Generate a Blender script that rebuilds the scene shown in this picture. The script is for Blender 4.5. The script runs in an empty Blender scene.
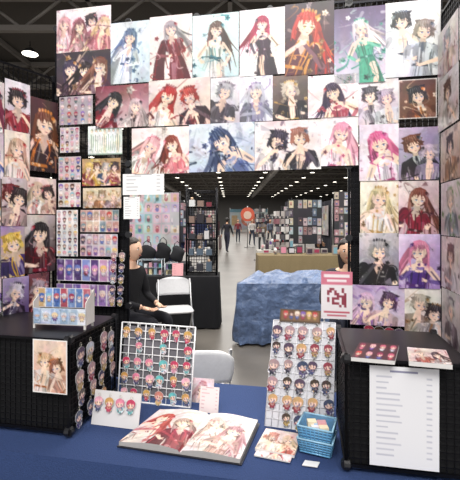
import bpy, math, random
import numpy as np
from mathutils import Vector, Matrix

random.seed(7)
H0 = 1.54          # eye height
F = 400.0          # focal length in px
HY = 222.0
CA, SA = math.cos(math.radians(11)), math.sin(math.radians(11))
def B(u, v, z):    # booth frame (turned 11 deg) -> world
    return Vector((u*CA+v*SA, -u*SA+v*CA, z))

def hx(h):
    if not isinstance(h, str): return np.array(h, float)
    return np.array([int(h[i:i+2], 16)/255 for i in (0, 2, 4)])
def lin(a):
    a = np.clip(np.asarray(a, float), 0, 1)
    return np.where(a <= .04045, a/12.92, ((a+.055)/1.055)**2.4)

# ------------------------------------------------------------------ materials
MATS = {}
def mat(name):
    if name in MATS: return MATS[name]
    rough, metal, noise, bump, scale, extra = {
        'art':    (.42, 0, .00, 0, 50, None),
        'paper':  (.6, 0, .03, 0, 60, None),
        'gloss':  (.22, 0, .02, 0, 30, None),
        'plastic':(.4, 0, .04, 0, 40, None),
        'matte':  (.9, 0, .10, .1, 30, None),
        'metal':  (.35, .8, .04, 0, 40, None),
        'fabric': (.95, 0, .16, .25, 220, None),
        'tarp':   (.28, 0, .22, 1.0, 6, None),
        'skin':   (.55, 0, .04, 0, 30, None),
        'hair':   (.5, 0, .2, .2, 60, None),
        'floor':  (.3, 0, .22, .05, 1.3, None),
        'acrylic':(.1, 0, .0, 0, 30, 'tr'),
        'emit':   (.5, 0, 0, 0, 30, 'em'),
    }[name]
    m = bpy.data.materials.new(name+'_mat'); m.use_nodes = True
    nt = m.node_tree; b = nt.nodes['Principled BSDF']
    at = nt.nodes.new('ShaderNodeAttribute'); at.attribute_name = 'Col'
    b.inputs['Roughness'].default_value = rough
    b.inputs['Metallic'].default_value = metal
    out = at.outputs['Color']
    if noise or bump:
        tc = nt.nodes.new('ShaderNodeTexCoord'); nz = nt.nodes.new('ShaderNodeTexNoise')
        nz.inputs['Scale'].default_value = scale; nz.inputs['Detail'].default_value = 4
        nt.links.new(tc.outputs['Object'], nz.inputs['Vector'])
        if noise:
            mr = nt.nodes.new('ShaderNodeMapRange')
            mr.inputs['From Min'].default_value = .3; mr.inputs['From Max'].default_value = .7
            mr.inputs['To Min'].default_value = 1-noise; mr.inputs['To Max'].default_value = 1+noise
            nt.links.new(nz.outputs['Fac'], mr.inputs['Value'])
            vm = nt.nodes.new('ShaderNodeVectorMath'); vm.operation = 'SCALE'
            nt.links.new(out, vm.inputs[0]); nt.links.new(mr.outputs['Result'], vm.inputs['Scale'])
            out = vm.outputs['Vector']
        if bump:
            bp = nt.nodes.new('ShaderNodeBump'); bp.inputs['Strength'].default_value = bump
            bp.inputs['Distance'].default_value = .02 if name!='tarp' else .08
            nt.links.new(nz.outputs['Fac'], bp.inputs['Height'])
            nt.links.new(bp.outputs['Normal'], b.inputs['Normal'])
    nt.links.new(out, b.inputs['Base Color'])
    if extra == 'tr':
        b.inputs['Transmission Weight'].default_value = .55
    if extra == 'em':
        nt.links.new(out, b.inputs['Emission Color']); b.inputs['Emission Strength'].default_value = 5.0
    MATS[name] = m
    return m

# ------------------------------------------------------------------ mesh builder
class MB:
    def __init__(s): s.V=[]; s.F=[]; s.M=[]; s.C=[]; s.n=0; s.slots=[]; s.smooth=[]
    def slot(s, m):
        if m not in s.slots: s.slots.append(m)
        return s.slots.index(m)
    def add(s, verts, faces, m, col, smooth=False):
        k = s.n
        s.V.extend([tuple(v) for v in verts]); s.n += len(verts)
        i = s.slot(m)
        for f in faces:
            s.F.append(tuple(a+k for a in f)); s.M.append(i); s.smooth.append(smooth)
        c = np.asarray(hx(col), float)
        if c.ndim == 1: c = np.tile(lin(c), (len(verts), 1))
        s.C.append(c)
    def boxf(s, P, m, col):  # P = 8 corners: bottom 4 ccw, top 4 ccw
        s.add(P, [(0,3,2,1),(4,5,6,7),(0,1,5,4),(1,2,6,5),(2,3,7,6),(3,0,4,7)], m, col)
    def box(s, x0,x1,y0,y1,z0,z1, m, col, fr=None):
        fr = fr or (lambda a,b,c: Vector((a,b,c)))
        s.boxf([fr(x0,y0,z0),fr(x1,y0,z0),fr(x1,y1,z0),fr(x0,y1,z0),fr(x0,y0,z1),fr(x1,y0,z1),fr(x1,y1,z1),fr(x0,y1,z1)], m, col)
    def tube(s, pts, r, m, col, n=8, r2=None, sm=True):
        pts = [Vector(p) for p in pts]; V=[]; Fc=[]
        for i,p in enumerate(pts):
            d = (pts[min(i+1,len(pts)-1)]-pts[max(i-1,0)])
            if d.length < 1e-9: d = Vector((0,0,1))
            d.normalize()
            a = d.cross(Vector((0,0,1)) if abs(d.z)<.9 else Vector((1,0,0))).normalized(); b=d.cross(a)
            rr = r if r2 is None else r+(r2-r)*i/(len(pts)-1)
            for k in range(n):
                t=2*math.pi*k/n; V.append(p+a*math.cos(t)*rr+b*math.sin(t)*rr)
        for i in range(len(pts)-1):
            for k in range(n):
                Fc.append((i*n+k, i*n+(k+1)%n, (i+1)*n+(k+1)%n, (i+1)*n+k))
        Fc.append(tuple(range(n-1,-1,-1))); Fc.append(tuple((len(pts)-1)*n+k for k in range(n)))
        s.add(V, Fc, m, col, sm)
    def ball(s, c, rx, ry, rz, m, col, fr=None, nu=12, nv=8, fn=None):
        V=[]; Fc=[]
        c=Vector(c)
        for j in range(nv+1):
            ph=math.pi*j/nv
            for i in range(nu):
                th=2*math.pi*i/nu
                p=Vector((math.sin(ph)*math.cos(th)*rx, math.sin(ph)*math.sin(th)*ry, math.cos(ph)*rz))
                if fn: p=fn(p)
                p=c+p
                V.append(fr(*p) if fr else p)
        for j in range(nv):
            for i in range(nu):
                Fc.append((j*nu+i, (j+1)*nu+i, (j+1)*nu+(i+1)%nu, j*nu+(i+1)%nu))
        s.add(V, Fc, m, col, True)
    def canvas(s, TL, TR, BL, img, m='art', mask=None, bulge=0, back=None):
        TL,TR,BL=[np.array(v) for v in (TL,TR,BL)]
        h,w=img.shape[:2]
        a=np.linspace(0,1,w)[None,:,None]; b=np.linspace(0,1,h)[:,None,None]
        P=TL+(TR-TL)*a+(BL-TL)*b
        nrm=np.cross(BL-TL,TR-TL); nrm=nrm/np.linalg.norm(nrm)
        if bulge: P=P+nrm*(bulge*(np.sin(a*math.pi)))
        P=P.reshape(-1,3)
        idx=np.arange(h*w).reshape(h,w)
        q=np.stack([idx[:-1,:-1],idx[1:,:-1],idx[1:,1:],idx[:-1,1:]],-1)
        if mask is not None:
            q=q[mask[:-1,:-1]&mask[1:,:-1]&mask[1:,1:]&mask[:-1,1:]]
        q=q.reshape(-1,4)
        s.add(P.tolist(), q.tolist(), m, lin(img.reshape(-1,3)))
        if back:
            o=-nrm*back
            BR=TR+BL-TL
            pts=[TL+o,TR+o,BR+o,BL+o,TL-nrm*.0004,TR-nrm*.0004,BR-nrm*.0004,BL-nrm*.0004]
            s.boxf([pts[3],pts[2],pts[6],pts[7],pts[0],pts[1],pts[5],pts[4]], 'paper', 'd6d4d2')
    def finish(s, name, parent=None):
        me=bpy.data.meshes.new(name); me.from_pydata(s.V, [], s.F)
        for m in s.slots: me.materials.append(mat(m))
        me.polygons.foreach_set('material_index', s.M)
        me.polygons.foreach_set('use_smooth', s.smooth)
        ca=me.color_attributes.new('Col','FLOAT_COLOR','POINT')
        c=np.concatenate(s.C); c=np.concatenate([c,np.ones((len(c),1))],1).astype(np.float32)
        ca.data.foreach_set('color', c.ravel())
        me.update()
        o=bpy.data.objects.new(name, me); bpy.context.collection.objects.link(o)
        if parent: o.parent=parent
        return o

# ------------------------------------------------------------------ painter (illustrations printed on the sheets)
class Cv:
    def __init__(s, W, asp, bg='ffffff', ss=2):
        s.ss=ss; s.W=int(W)*ss; s.H=max(4,int(W*asp))*ss; s.asp=asp
        s.xs=(np.arange(s.W)+.5)/s.W; s.ys=(np.arange(s.H)+.5)/s.H*asp
        s.a=np.ones((s.H,s.W,3))*hx(bg); s.px=1/s.W
    def box(s,x0,y0,x1,y1):
        i0=max(0,int(x0*s.W)-2); i1=min(s.W,int(x1*s.W)+3); k=s.H/s.asp
        j0=max(0,int(y0*k)-2); j1=min(s.H,int(y1*k)+3)
        if i1<=i0 or j1<=j0: return None
        return slice(j0,j1),slice(i0,i1),s.xs[None,i0:i1],s.ys[j0:j1,None]
    def bl(s,b,d,col,al=1):
        m=(np.clip(.5-d/s.px,0,1)*al)[...,None]
        s.a[b[0],b[1]]=s.a[b[0],b[1]]*(1-m)+hx(col)*m
    def ell(s,cx,cy,rx,ry,col,ang=0,al=1):
        R_=max(rx,ry); b=s.box(cx-R_,cy-R_,cx+R_,cy+R_)
        if b is None: return
        c,t=math.cos(ang),math.sin(ang); X=b[2]-cx; Y=b[3]-cy
        u=(X*c+Y*t)/rx; v=(-X*t+Y*c)/ry
        s.bl(b,(np.sqrt(u*u+v*v)-1)*min(rx,ry),col,al)
    def curve(s,pts,r0,r1,col,al=1,n=6):
        P=[np.array(p,float) for p in pts]
        if len(P)==3:
            T=np.linspace(0,1,n); Q=[(1-t)**2*P[0]+2*t*(1-t)*P[1]+t*t*P[2] for t in T]
        else: Q=P
        r_=max(r0,r1); qx=[q[0] for q in Q]; qy=[q[1] for q in Q]
        bb=s.box(min(qx)-r_,min(qy)-r_,max(qx)+r_,max(qy)+r_)
        if bb is None: return
        x,y=bb[2],bb[3]
        d=None; N=len(Q)-1
        for i in range(N):
            a,b=Q[i],Q[i+1]; v=b-a; L=max(v@v,1e-9)
            t=np.clip(((x-a[0])*v[0]+(y-a[1])*v[1])/L,0,1)
            r=r0+(r1-r0)*(i+t)/N
            e=np.hypot(x-a[0]-t*v[0], y-a[1]-t*v[1])-r
            d=e if d is None else np.minimum(d,e)
        s.bl(bb,d,col,al)
    def poly(s,pts,col,al=1):
        b=s.box(min(p[0] for p in pts),min(p[1] for p in pts),max(p[0] for p in pts),max(p[1] for p in pts))
        if b is None: return
        x,y=b[2],b[3]
        ins=np.zeros((y.shape[0],x.shape[1]),bool); n=len(pts)
        for i in range(n):
            x0,y0=pts[i]; x1,y1=pts[(i+1)%n]
            if y0==y1: continue
            ins^=((y0>y)!=(y1>y))&(x<(x1-x0)*(y-y0)/(y1-y0)+x0)
        m=(ins*al)[...,None]; s.a[b[0],b[1]]=s.a[b[0],b[1]]*(1-m)+hx(col)*m
    def rect(s,x0,y0,x1,y1,col,al=1): s.poly([(x0,y0),(x1,y0),(x1,y1),(x0,y1)],col,al)
    def grad(s,c0,c1,diag=.3):
        t=np.clip((s.ys[:,None]/s.asp)*(1-diag)+s.xs[None,:]*diag,0,1)[...,None]
        s.a=hx(c0)*(1-t)+hx(c1)*t
    def vn(s,n):
        g=np.random.RandomState(random.randint(0,99999)).rand(n+2,n+2)
        xi=np.linspace(0,n,s.W); yi=np.linspace(0,n,s.H)
        i=xi.astype(int); j=yi.astype(int); fx=(xi-i)[None,:]; fy=(yi-j)[:,None]
        return (g[j][:,i]*(1-fx)+g[j][:,i+1]*fx)*(1-fy)+(g[j+1][:,i]*(1-fx)+g[j+1][:,i+1]*fx)*fy
    def paint(s,strokes=120,amt=.22):
        # painterly brush work: short strokes in varied local colour
        for _ in range(strokes):
            x,y=R(0,1),R(0,s.asp); c=s.a[min(s.H-1,int(y*s.H/s.asp)),min(s.W-1,int(x*s.W))]
            an=R(0,6.3); l=R(.02,.08)
            k=1+R(-amt,amt)
            c2=np.clip(c*k+np.array([R(-.04,.04),R(-.03,.03),R(-.04,.05)]),0,1)
            s.curve([(x,y),(x+l*math.cos(an),y+l*math.sin(an))],R(.005,.014),.003,c2,R(.4,.8))
        s.a*= (1+.16*(s.vn(4)-.5)+.12*(s.vn(14)-.5))[...,None]
        s.a+= np.stack([.05*(s.vn(5)-.5) for _ in range(3)],-1)
        s.a=np.clip(s.a,0,1)
    def get(s):
        k=s.ss
        return np.clip(s.a.reshape(s.H//k,k,s.W//k,k,3).mean((1,3)),0,1)
def sh(c,f):
    c=hx(c); return np.clip(c*f,0,1) if f<=1 else np.clip(c+(1-c)*(f-1),0,1)
R=random.uniform
SK='f4d4c0'
def chara(c,x,y,s,hair,outfit,acc='c8a050',skin=SK,eye='5060a0',long=True,tilt=None,side=None,var=None):
    if tilt is None: tilt=R(-.3,.3)
    if side is None: side=random.choice((-1,1))
    if var is None: var=random.randint(0,3)
    ct,st=math.cos(tilt),math.sin(tilt)
    yaw=side*R(.04,.14)   # features shift for a three-quarter view
    T=lambda a,b:(x+s*(a*ct-b*st), y+s*(a*st+b*ct))
    def cu(p,r0,r1,col,al=1): c.curve([T(*q) for q in p],r0*s,r1*s,col,al)
    def po(p,col,al=1): c.poly([T(*q) for q in p],col,al)
    def el(a,b,rx,ry,col,ang=0,al=1): c.ell(*T(a,b),rx*s,ry*s,col,ang+tilt,al)
    sk2=sh(skin,.84)
    if long:
        sw=side*R(.3,1.2)
        for i in range(24):
            sd=1 if i%2 else -1
            e=R(1.0,3.2)
            cu([(sd*R(.05,.3),-.3),(sd*R(.5,.9)+sw*.2,R(.3,1.2)),(sd*R(.2,1.2)+sw*R(.3,1.5),e)],R(.07,.2),.01,sh(hair,R(.5,1.25)))
    el(0,-.06,.56,.6,sh(hair,.6))
    tw=R(-.25,.25)
    hipx=tw*1.4
    sw_=.82 if not long else .64
    body=[(-.14,.35),(.14,.35),(.18,.68),(sw_,.9),(sw_+.08,1.35),(.42+tw,2.0),(.66+hipx,2.8),(.95+hipx*1.6,4.8),(-.95+hipx*1.6,4.8),(-.66+hipx,2.8),(-.42+tw,2.0),(-sw_-.08,1.35),(-sw_,.9),(-.18,.68)]
    po(body,outfit)
    po([(.1+tw,2.0),(.42+tw,2.0),(.66+hipx,2.8),(.95+hipx*1.6,4.8),(.4+hipx*1.6,4.8)],sh(outfit,.78),.8)
    if var==0:   # jacket with lapels over shirt
        po([(-.2,.66),(.2,.66),(.28+tw,2.1),(-.28+tw,2.1)],sh(outfit,1.7) if sum(hx(outfit))<1.8 else sh(outfit,.6))
        po([(-.3,.75),(-.02,1.4),(-.2+tw,2.2),(-.62,1.1)],sh(outfit,.75)); po([(.3,.75),(.02,1.4),(.2+tw,2.2),(.62,1.1)],sh(outfit,1.18))
        po([(-.06,.7),(.06,.7),(.1,1.2),(0,1.35),(-.1,1.2)],acc)
        po([(-.14,.35),(.14,.35),(.16,.7),(-.16,.7)],sk2)
    elif var==1: # off-shoulder dress
        po([(-.14,.35),(.14,.35),(.2,.7),(sw_,.9),(sw_,1.1),(0,1.3),(-sw_,1.1),(-sw_,.9),(-.2,.7)],skin); el(0,.62,.16,.06,sk2)
        for k in range(6): el(-sw_+k*sw_*.4,1.1+.12*math.sin(k*1.9),.17,.1,sh(outfit,R(1.0,1.5)),R(-.5,.5))
        el(0,.8,.08,.08,acc)
        cu([(side*.3+hipx,2.7),(side*.5+hipx,3.4),(side*.2+hipx,4.4)],.24,.14,skin); cu([(side*.52+hipx,2.7),(side*.75+hipx,3.4),(side*.5+hipx,4.6)],.06,.05,sh(outfit,.6))
    elif var==2: # armour / ornate with mantle
        po([(-.14,.35),(.14,.35),(.3,.85),(0,1.5),(-.3,.85)],sk2)
        for sd in (-1,1):
            el(sd*sw_,1.0,.3,.22,sh(acc,.9),sd*.5); el(sd*sw_,.96,.2,.12,sh(acc,1.4),sd*.5)
            cu([(sd*.2,.8),(sd*.5,1.2),(sd*.3+tw,2.1)],.045,.02,acc)
        cu([(-sw_,1.0),(-1.2,2.2),(-1.4,3.8)],.3,.5,sh(outfit,.6),.9); cu([(-sw_-.2,1.0),(-1.5,2.2),(-1.7,3.8)],.03,.03,acc,.9)
        cu([(-side*.3+hipx,2.8),(-side*.45+hipx,3.6),(-side*.3+hipx,4.8)],.2,.15,sh(outfit,1.3))
    else:        # open shirt, bare chest
        po([(-.14,.35),(.14,.35),(.22,.75),(.3,1.3),(.12+tw,2.1),(-.12+tw,2.1),(-.3,1.3),(-.22,.75)],skin)
        cu([(0,.9),(.01,1.3),(tw,1.9)],.02,.02,sk2); el(-.14,1.15,.12,.04,sk2); el(.14,1.15,.12,.04,sk2)
    for i in range(12):
        a=R(-.7,.7); cu([(a,R(1,1.6)),(a*.8+tw,2.1),(a*1.4+hipx+R(-.3,.3),R(2.6,4.4))],R(.015,.05),.01,random.choice([sh(outfit,.5),sh(outfit,.7),sh(outfit,1.4),acc]),.85)
    po([(-.42+tw,1.98),(.42+tw,1.98),(.46+tw,2.14),(-.46+tw,2.14)],sh(acc,.85)); el(tw,2.06,.08,.08,sh(acc,1.5))
    for sd in (-1,1):
        up_=R(0,1)<.4
        e=(sd*R(.85,1.2),R(1.5,2.0)); h=(sd*R(.0,.5),R(.6,1.1)) if up_ else (sd*R(-.3,1.0),R(1.5,2.7))
        cu([(sd*(sw_-.06),1.06),e,e],.19,.15,sh(outfit,.82) if var!=1 else skin); cu([e,((e[0]+h[0])/2,(e[1]+h[1])/2),h],.14,.08,skin if R(0,1)<.4 else sh(outfit,1.2))
        cu([(sd*(sw_+.05),1.2),e,e],.05,.05,sh(outfit,.55),.6)
        el(h[0],h[1],.1,.09,skin)
        for k in range(4): cu([h,(h[0]-sd*.08,h[1]+.05*k-.14),(h[0]-sd*.2,h[1]+.07*k-.16)],.028,.018,skin)
    # head
    el(-.40+yaw*.4,.08,.06,.11,sk2); el(.40+yaw*.4,.08,.06,.11,sk2)
    po([(-.37,.05),(.37,.05),(.31,.32),(.09+yaw*.4,.52),(-.07+yaw*.4,.52),(-.31,.32)],skin); el(0,0,.39,.38,skin)
    po([(-side*.37,-.1),(-side*.2,.0),(-side*.22,.3),(-side*.05,.52),(-side*.31,.32)],sk2,.6)
    for sd in (-1,1):
        ex=sd*.17+yaw
        el(ex,.14,.075,.055,'f4f2f4'); el(ex,.145,.045,.058,sh(eye,.7)); el(ex,.165,.032,.034,sh(eye,1.35))
        cu([(ex-.08,.11),(ex,.07),(ex+.08,.11)],.016,.014,'4a3238'); cu([(ex-.08,-.02),(ex,-.05),(ex+.07,-.02)],.010,.008,sh(hair,.6)); el(ex+sd*.06,.27,.07,.035,'e89090',al=.5)
    cu([(yaw*1.2,.2),(yaw*1.5,.26),(yaw*1.2,.27)],.012,.012,sk2)
    cu([(-.05+yaw,.37),(yaw,.395),(.05+yaw,.37)],.016,.014,'a8444c')
    # fringe
    po([(-.5,.1),(-.53,-.3),(-.32,-.6),(0,-.7),(.32,-.6),(.53,-.3),(.5,.1),(.42,-.12),(.1,-.25),(-.1,-.25),(-.42,-.12)],hair)
    for k in range(-5,6):
        a=k*.088; po([(a-.09,-.38),(a+.09,-.38),(a*1.15+R(-.06,.12),R(-.08,.1) if abs(k)<5 else .5)],sh(hair,R(.7,1.2)))
    for sd in (-1,1):
        for q in range(3): cu([(sd*.44,-.25),(sd*(.54+.05*q),.3),(sd*R(.36,.62),R(.7,1.3) if long else R(.3,.5))],.07,.015,sh(hair,R(.75,1.2)))
        if not long:
            for k in range(4): po([(sd*.25,-.64+.18*k),(sd*.42,-.28+.2*k),(sd*R(.55,.7),-.6+.28*k)],sh(hair,R(.65,1.1)))
    for k in range(6): cu([(-.32+.12*k,-.54),(-.36+.14*k,-.42),(-.38+.15*k,-.26)],.02,.008,sh(hair,R(1.25,1.6)),.7)
    el(side*.42,-.38,.1,.1,acc); el(side*.5,-.28,.06,.12,sh(acc,1.4),.5); el(side*.36,-.46,.05,.05,sh(acc,.6))
    if R(0,1)<.35:
        for k in range(5): el(-.3+.15*k,-.62-.05*math.sin(k*.8),.06,.09,sh(acc,R(.8,1.4)))

def flower(c,x,y,r,col):
    for k in range(5): c.ell(x+r*.6*math.cos(k*1.257),y+r*.6*math.sin(k*1.257),r*.5,r*.35,sh(col,R(.75,1.3)),k*1.257)
    c.ell(x,y,r*.25,r*.25,sh(col,.5))
def artwork(w_px, asp, bg0, bg1, acc, chars, border=0.0, deco=10, big=1.16):
    c=Cv(max(16,w_px*1.3),asp); c.grad(sh(bg0,1.12),sh(bg1,1.05),R(0,.5))
    for i in range(int(deco*1.3)):
        k=random.choice([0,0,1,2,3]); x,y=R(0,1),R(0,asp); col=random.choice([acc,sh(acc,1.5),sh(acc,1.7),sh(bg0,.85),sh(bg1,.85),sh(bg1,1.5)])
        if k==0: c.curve([(x,y),(x+R(-.4,.4),y+R(-.3,.3)),(x+R(-.5,.5),y+R(-.5,.5))],R(.008,.035),.003,col,R(.3,.8))
        elif k==1: c.ell(x,y,R(.01,.12),R(.01,.06),col,R(0,3),R(.2,.6))
        elif k==2: c.poly([(x,y),(x+R(-.2,.2),y+R(-.2,.2)),(x+R(-.2,.2),y+R(-.2,.2))],col,R(.2,.5))
        else: flower(c,x,y,R(.03,.07),col)
    for ch in chars:
        x,y,s,hair,outfit=ch[:5]; kw=ch[5] if len(ch)>5 else {}
        chara(c,x,y*asp,s*asp*big,hair,outfit,acc,**kw)
    for i in range(int(deco*.7)):
        x,y=R(0,1),R(.5*asp,asp); col=random.choice([acc,sh(acc,1.6),sh(acc,.6)])
        if R(0,1)<.4: flower(c,x,y,R(.03,.06),col)
        elif R(0,1)<.5: c.curve([(x,y),(x+R(-.3,.3),y+R(-.2,.2)),(x+R(-.5,.5),y+R(-.3,.3))],R(.006,.022),.003,col,.85)
        else: c.ell(x,y,R(.008,.03),R(.008,.02),col,R(0,3),.85)
    c.paint(int(170))
    if border:
        b=border
        for r in ((0,0,1,b),(0,asp-b,1,asp),(0,0,b,asp),(1-b,0,1,asp)): c.rect(*r,'eeecea')
    return c.get()

HAIRS=['d0ccd4','3a2c3c','b83a3a','dcb870','7a5aa8','4a6ab0','dc90a8','5a3828','80b0c0','26262e','a03858','e4d4c4']
OUTF=['2c2c3c','e4e4e8','a03848','4858a0','b89858','68468c','d8a8b4','3a5a58','7c2c3c','ccccd8']
def chibi(c,x,y,s,hair=None,outfit=None):
    hair=hair if hair is not None else random.choice(HAIRS); outfit=outfit if outfit is not None else random.choice(OUTF)
    c.ell(x-.16*s,y+.95*s,.1*s,.16*s,sh(outfit,.6)); c.ell(x+.16*s,y+.95*s,.1*s,.16*s,sh(outfit,.6))
    c.ell(x,y+.62*s,.3*s,.33*s,outfit); c.ell(x-.3*s,y+.55*s,.1*s,.18*s,sh(outfit,.8),.6); c.ell(x+.3*s,y+.55*s,.1*s,.18*s,sh(outfit,.8),-.6)
    c.curve([(x-.2*s,y+.5*s),(x,y+.8*s),(x+.2*s,y+.5*s)],.03*s,.03*s,sh(hair,1.3))
    c.ell(x,y,.52*s,.48*s,sh(hair,.8)); c.ell(x,y+.1*s,.36*s,.31*s,'efcfbc')
    c.poly([(x-.5*s,y+.1*s),(x-.36*s,y-.4*s),(x,y-.48*s),(x+.36*s,y-.4*s),(x+.5*s,y+.1*s),(x+.25*s,y-.06*s),(x+.1*s,y+.08*s),(x-.05*s,y-.08*s),(x-.2*s,y+.07*s)],hair)
    for sd in (-1,1): c.ell(x+sd*.15*s,y+.16*s,.055*s,.08*s,'40344c'); c.ell(x+sd*.26*s,y+.28*s,.05*s,.03*s,'e09090')
def stickersheet(w_px,asp,nx,ny,bg='e0dedc',pal=None,full=False):
    c=Cv(w_px*1.3,asp,bg)
    dx=1/nx; dy=asp/ny
    for j in range(ny):
        for i in range(nx):
            x=(i+.5)*dx; y=(j+.42)*dy; s=min(dx,dy/1.35)*.74
            if full:
                b=random.choice(pal or HAIRS); c.rect(i*dx+.008,j*dy+.01,(i+1)*dx-.008,(j+1)*dy-.01, sh(b,R(.8,1.2)))
                for q in range(3): c.ell(x+R(-.4,.4)*dx,y+R(-.4,.5)*dy,.12*dx,.1*dy,sh(b,1.5),0,.6)
            chibi(c,x,y,s,random.choice(pal) if pal and R(0,1)<.6 else None, random.choice(pal) if pal and R(0,1)<.5 else None)
    c.paint(60,.25)
    return c.get()
def textsheet(w_px,asp,lines=16,col='707078',bg='f2f2f2',head=None,tc=None):
    c=Cv(w_px*1.4,asp,bg)
    if head: c.rect(.0,.0,1,asp*.16,head)
    y0=.1*asp if not head else .22*asp
    c.rect(.3,.04*asp,.7,.06*asp,col)
    for i in range(lines):
        y=y0+(asp*.93-y0)*i/lines
        w=R(.15,.4)
        c.rect(.1,y,.1+w,y+.26*asp/lines*.9,tc or col,.4); c.rect(.82,y,.9,y+.26*asp/lines*.9,col,.4)
    return c.get()

# ------------------------------------------------------------------ plane helpers
class Plane:   # vertical panel through A with direction D, n faces the visitor
    def __init__(s,A,D,n):
        s.A=Vector(A).to_2d(); s.D=Vector(D).to_2d().normalized(); s.n=Vector(n).to_2d().normalized()
    def kz(s,px,py):
        t=(px-230)/F; k=(t*s.A.y-s.A.x)/(s.D.x-t*s.D.y); Y=s.A.y+k*s.D.y
        return k, H0+(HY-py)*Y/F
    def P(s,k,z,off=0):
        p=s.A+s.D*k+s.n*off; return Vector((p.x,p.y,z))
    def rect(s,x0,y0,x1,y1):
        my=(y0+y1)/2; mx=(x0+x1)/2
        return s.kz(x0,my)[0], s.kz(x1,my)[0], s.kz(mx,y0)[1], s.kz(mx,y1)[1]
WV=1.84
w0=B(0,WV,0)
MAIN=Plane(w0.to_2d(),(CA,-SA),(-SA,-CA))
WL=Plane((-.897,2.05),(.53,.848),(.848,-.53))
WR=Plane((.895,1.70),(-SA,-CA),(-CA,SA))
NH=[0]
def hang(plane,rc,img,name,off=None,bulge=.0):
    k0,k1,zt,zb=plane.rect(*rc)
    NH[0]+=1
    off=off if off is not None else .009+.0022*(NH[0]%4)
    mb=MB()
    mb.canvas(plane.P(k0,zt,off),plane.P(k1,zt,off),plane.P(k0,zb,off),img,bulge=bulge,back=.0015)
    return mb.finish(name)
def pr(plane,x0,y0,x1,y1,bg0,bg1,acc,chars,border=0,deco=12,name='art_print',big=1.16):
    k0,k1,zt,zb=plane.rect(x0,y0,x1,y1)
    asp=abs((zt-zb)/(k1-k0))
    return hang(plane,(x0,y0,x1,y1),artwork(max(x1-x0,28),asp,bg0,bg1,acc,chars,border,deco,big),name)

# ------------------------------------------------------------------ main wall art
S=dict(long=False); S0=dict(long=False,var=0); S3=dict(long=False,var=3); S2=dict(long=False,var=2)
M=MAIN
pr(M,58,9,112,52,'eee0e2','dcc0c8','c87888',[(.15,.35,.24,'d8a0a4','e8d4d4'),(.42,.42,.24,'8c5058','d8b0b4'),(.65,.32,.22,'3c3038','a06878',S),(.86,.42,.24,'d8b890','c07080')])
pr(M,112,23,151,84,'dce4ea','b0c0cc','4c6890',[(.5,.26,.18,'54688c','d8dce4',dict(tilt=.15,var=2))],deco=16)
pr(M,151,17,193,81,'e8e0da','e0d0cc','8c2028',[(.5,.22,.17,'9c9498','6c1c28',dict(tilt=-.1,var=2)),],deco=20)
pr(M,193,15,239,79,'d8e8ea','b8d4d8','206878',[(.52,.25,.18,'54342c','d8dcd4',dict(tilt=.1,var=1))],deco=18)
pr(M,240,10,285,76,'f4f0f2','ece4e8','341830',[(.5,.23,.16,'a01840','2c1c30',dict(tilt=-.05,var=1))],deco=6)
pr(M,285,4,334,76,'20101a','50202a','d89040',[(.45,.3,.25,'c03020','54202c',dict(tilt=.2,eye='d0a030',var=2))],deco=24)
pr(M,334,9,385,84,'34204c','e4e0ec','2c8470',[(.52,.28,.16,'e4d4d8','4ca888',dict(tilt=-.15,var=1))],deco=24)
pr(M,385,2,440,77,'f0efef','dcdee2','505868',[(.3,.26,.18,'2c2830','e8e8ec',S3),(.7,.4,.19,'8c7c74','c0c4d0',S0)],deco=5)
pr(M,58,52,113,95,'20181e','40283c','c08850',[(.25,.4,.28,'3c2c48','382434'),(.52,.45,.26,'20181c','5c2c38'),(.78,.38,.28,'7c4838','583044')])
pr(M,97,86,150,128,'5c101c','ecdcda','1c1014',[(.35,.38,.3,'18101a','7c1c28',dict(tilt=.5)),(.75,.52,.24,'c8b4b4','d0bcbc')],deco=14)
pr(M,150,80,211,126,'e4d4cc','d0b4a8','7c2428',[(.32,.36,.3,'a81818','e4dcd8',dict(tilt=.35)),(.66,.4,.28,'b83028','301824',S3)])
pr(M,211,77,240,124,'e4e2e7','b8acb8','685c68',[(.5,.33,.26,'b0acb8','4c4450',S2)])
pr(M,240,77,273,122,'dcd8e4','dcd8e4','7c7098',[(.5,.35,.26,'b8b4c4','8c84a0',dict(var=2))])
pr(M,273,76,308,120,'6c5448','281c20','c09850',[(.5,.35,.27,'d0c0b0','1c141c',S3)])
pr(M,308,76,358,118,'f4f0f0','ecd8d8','a02838',[(.5,.42,.3,'30183c','983848',dict(var=1))],deco=12)
pr(M,358,80,398,125,'e8e0e4','c4b4bc','443848',[(.3,.35,.26,'443c44','c0b4c0',S0),(.7,.42,.25,'a898ac','d0d0d8',S3)])
pr(M,398,80,436,119,'44201c','6c3c24','d88040',[(.5,.42,.32,'241c24','6c3828',S)],border=.03)
pr(M,133,128,190,174,'f0dcd8','f4e6e4','d06878',[(.35,.4,.28,'e0a8a8','f0e4e4',dict(tilt=.5)),(.7,.38,.26,'7c2c20','d87880',dict(tilt=-.3))],deco=10)
pr(M,190,124,255,172,'dce2ec','a8b8d0','2c3c68',[(.5,.38,.36,'24345c','5c6c9c',dict(tilt=-.5,var=1))],deco=22)
pr(M,255,121,321,170,'e8d4d4','f2eaea','382c44',[(.36,.42,.29,'201830','e8dce0',S0),(.68,.36,.27,'a06050','282030',S3)],deco=8)
pr(M,321,117,358,166,'f2e4e8','f6f0f2','c05c7c',[(.55,.34,.28,'d890a4','ecd4dc',dict(var=1))],deco=8)
pr(M,359,125,398,181,'e4dae8','ecdce6','b84480',[(.5,.34,.28,'d85c90','e8dce4',dict(var=1))],deco=14)
pr(M,398,128,438,180,'b4a4c0','7c6c90','20202c',[(.36,.34,.26,'704030','2c2430',S0),(.75,.5,.22,'c8b8c8','8c7c98',S)])
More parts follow.
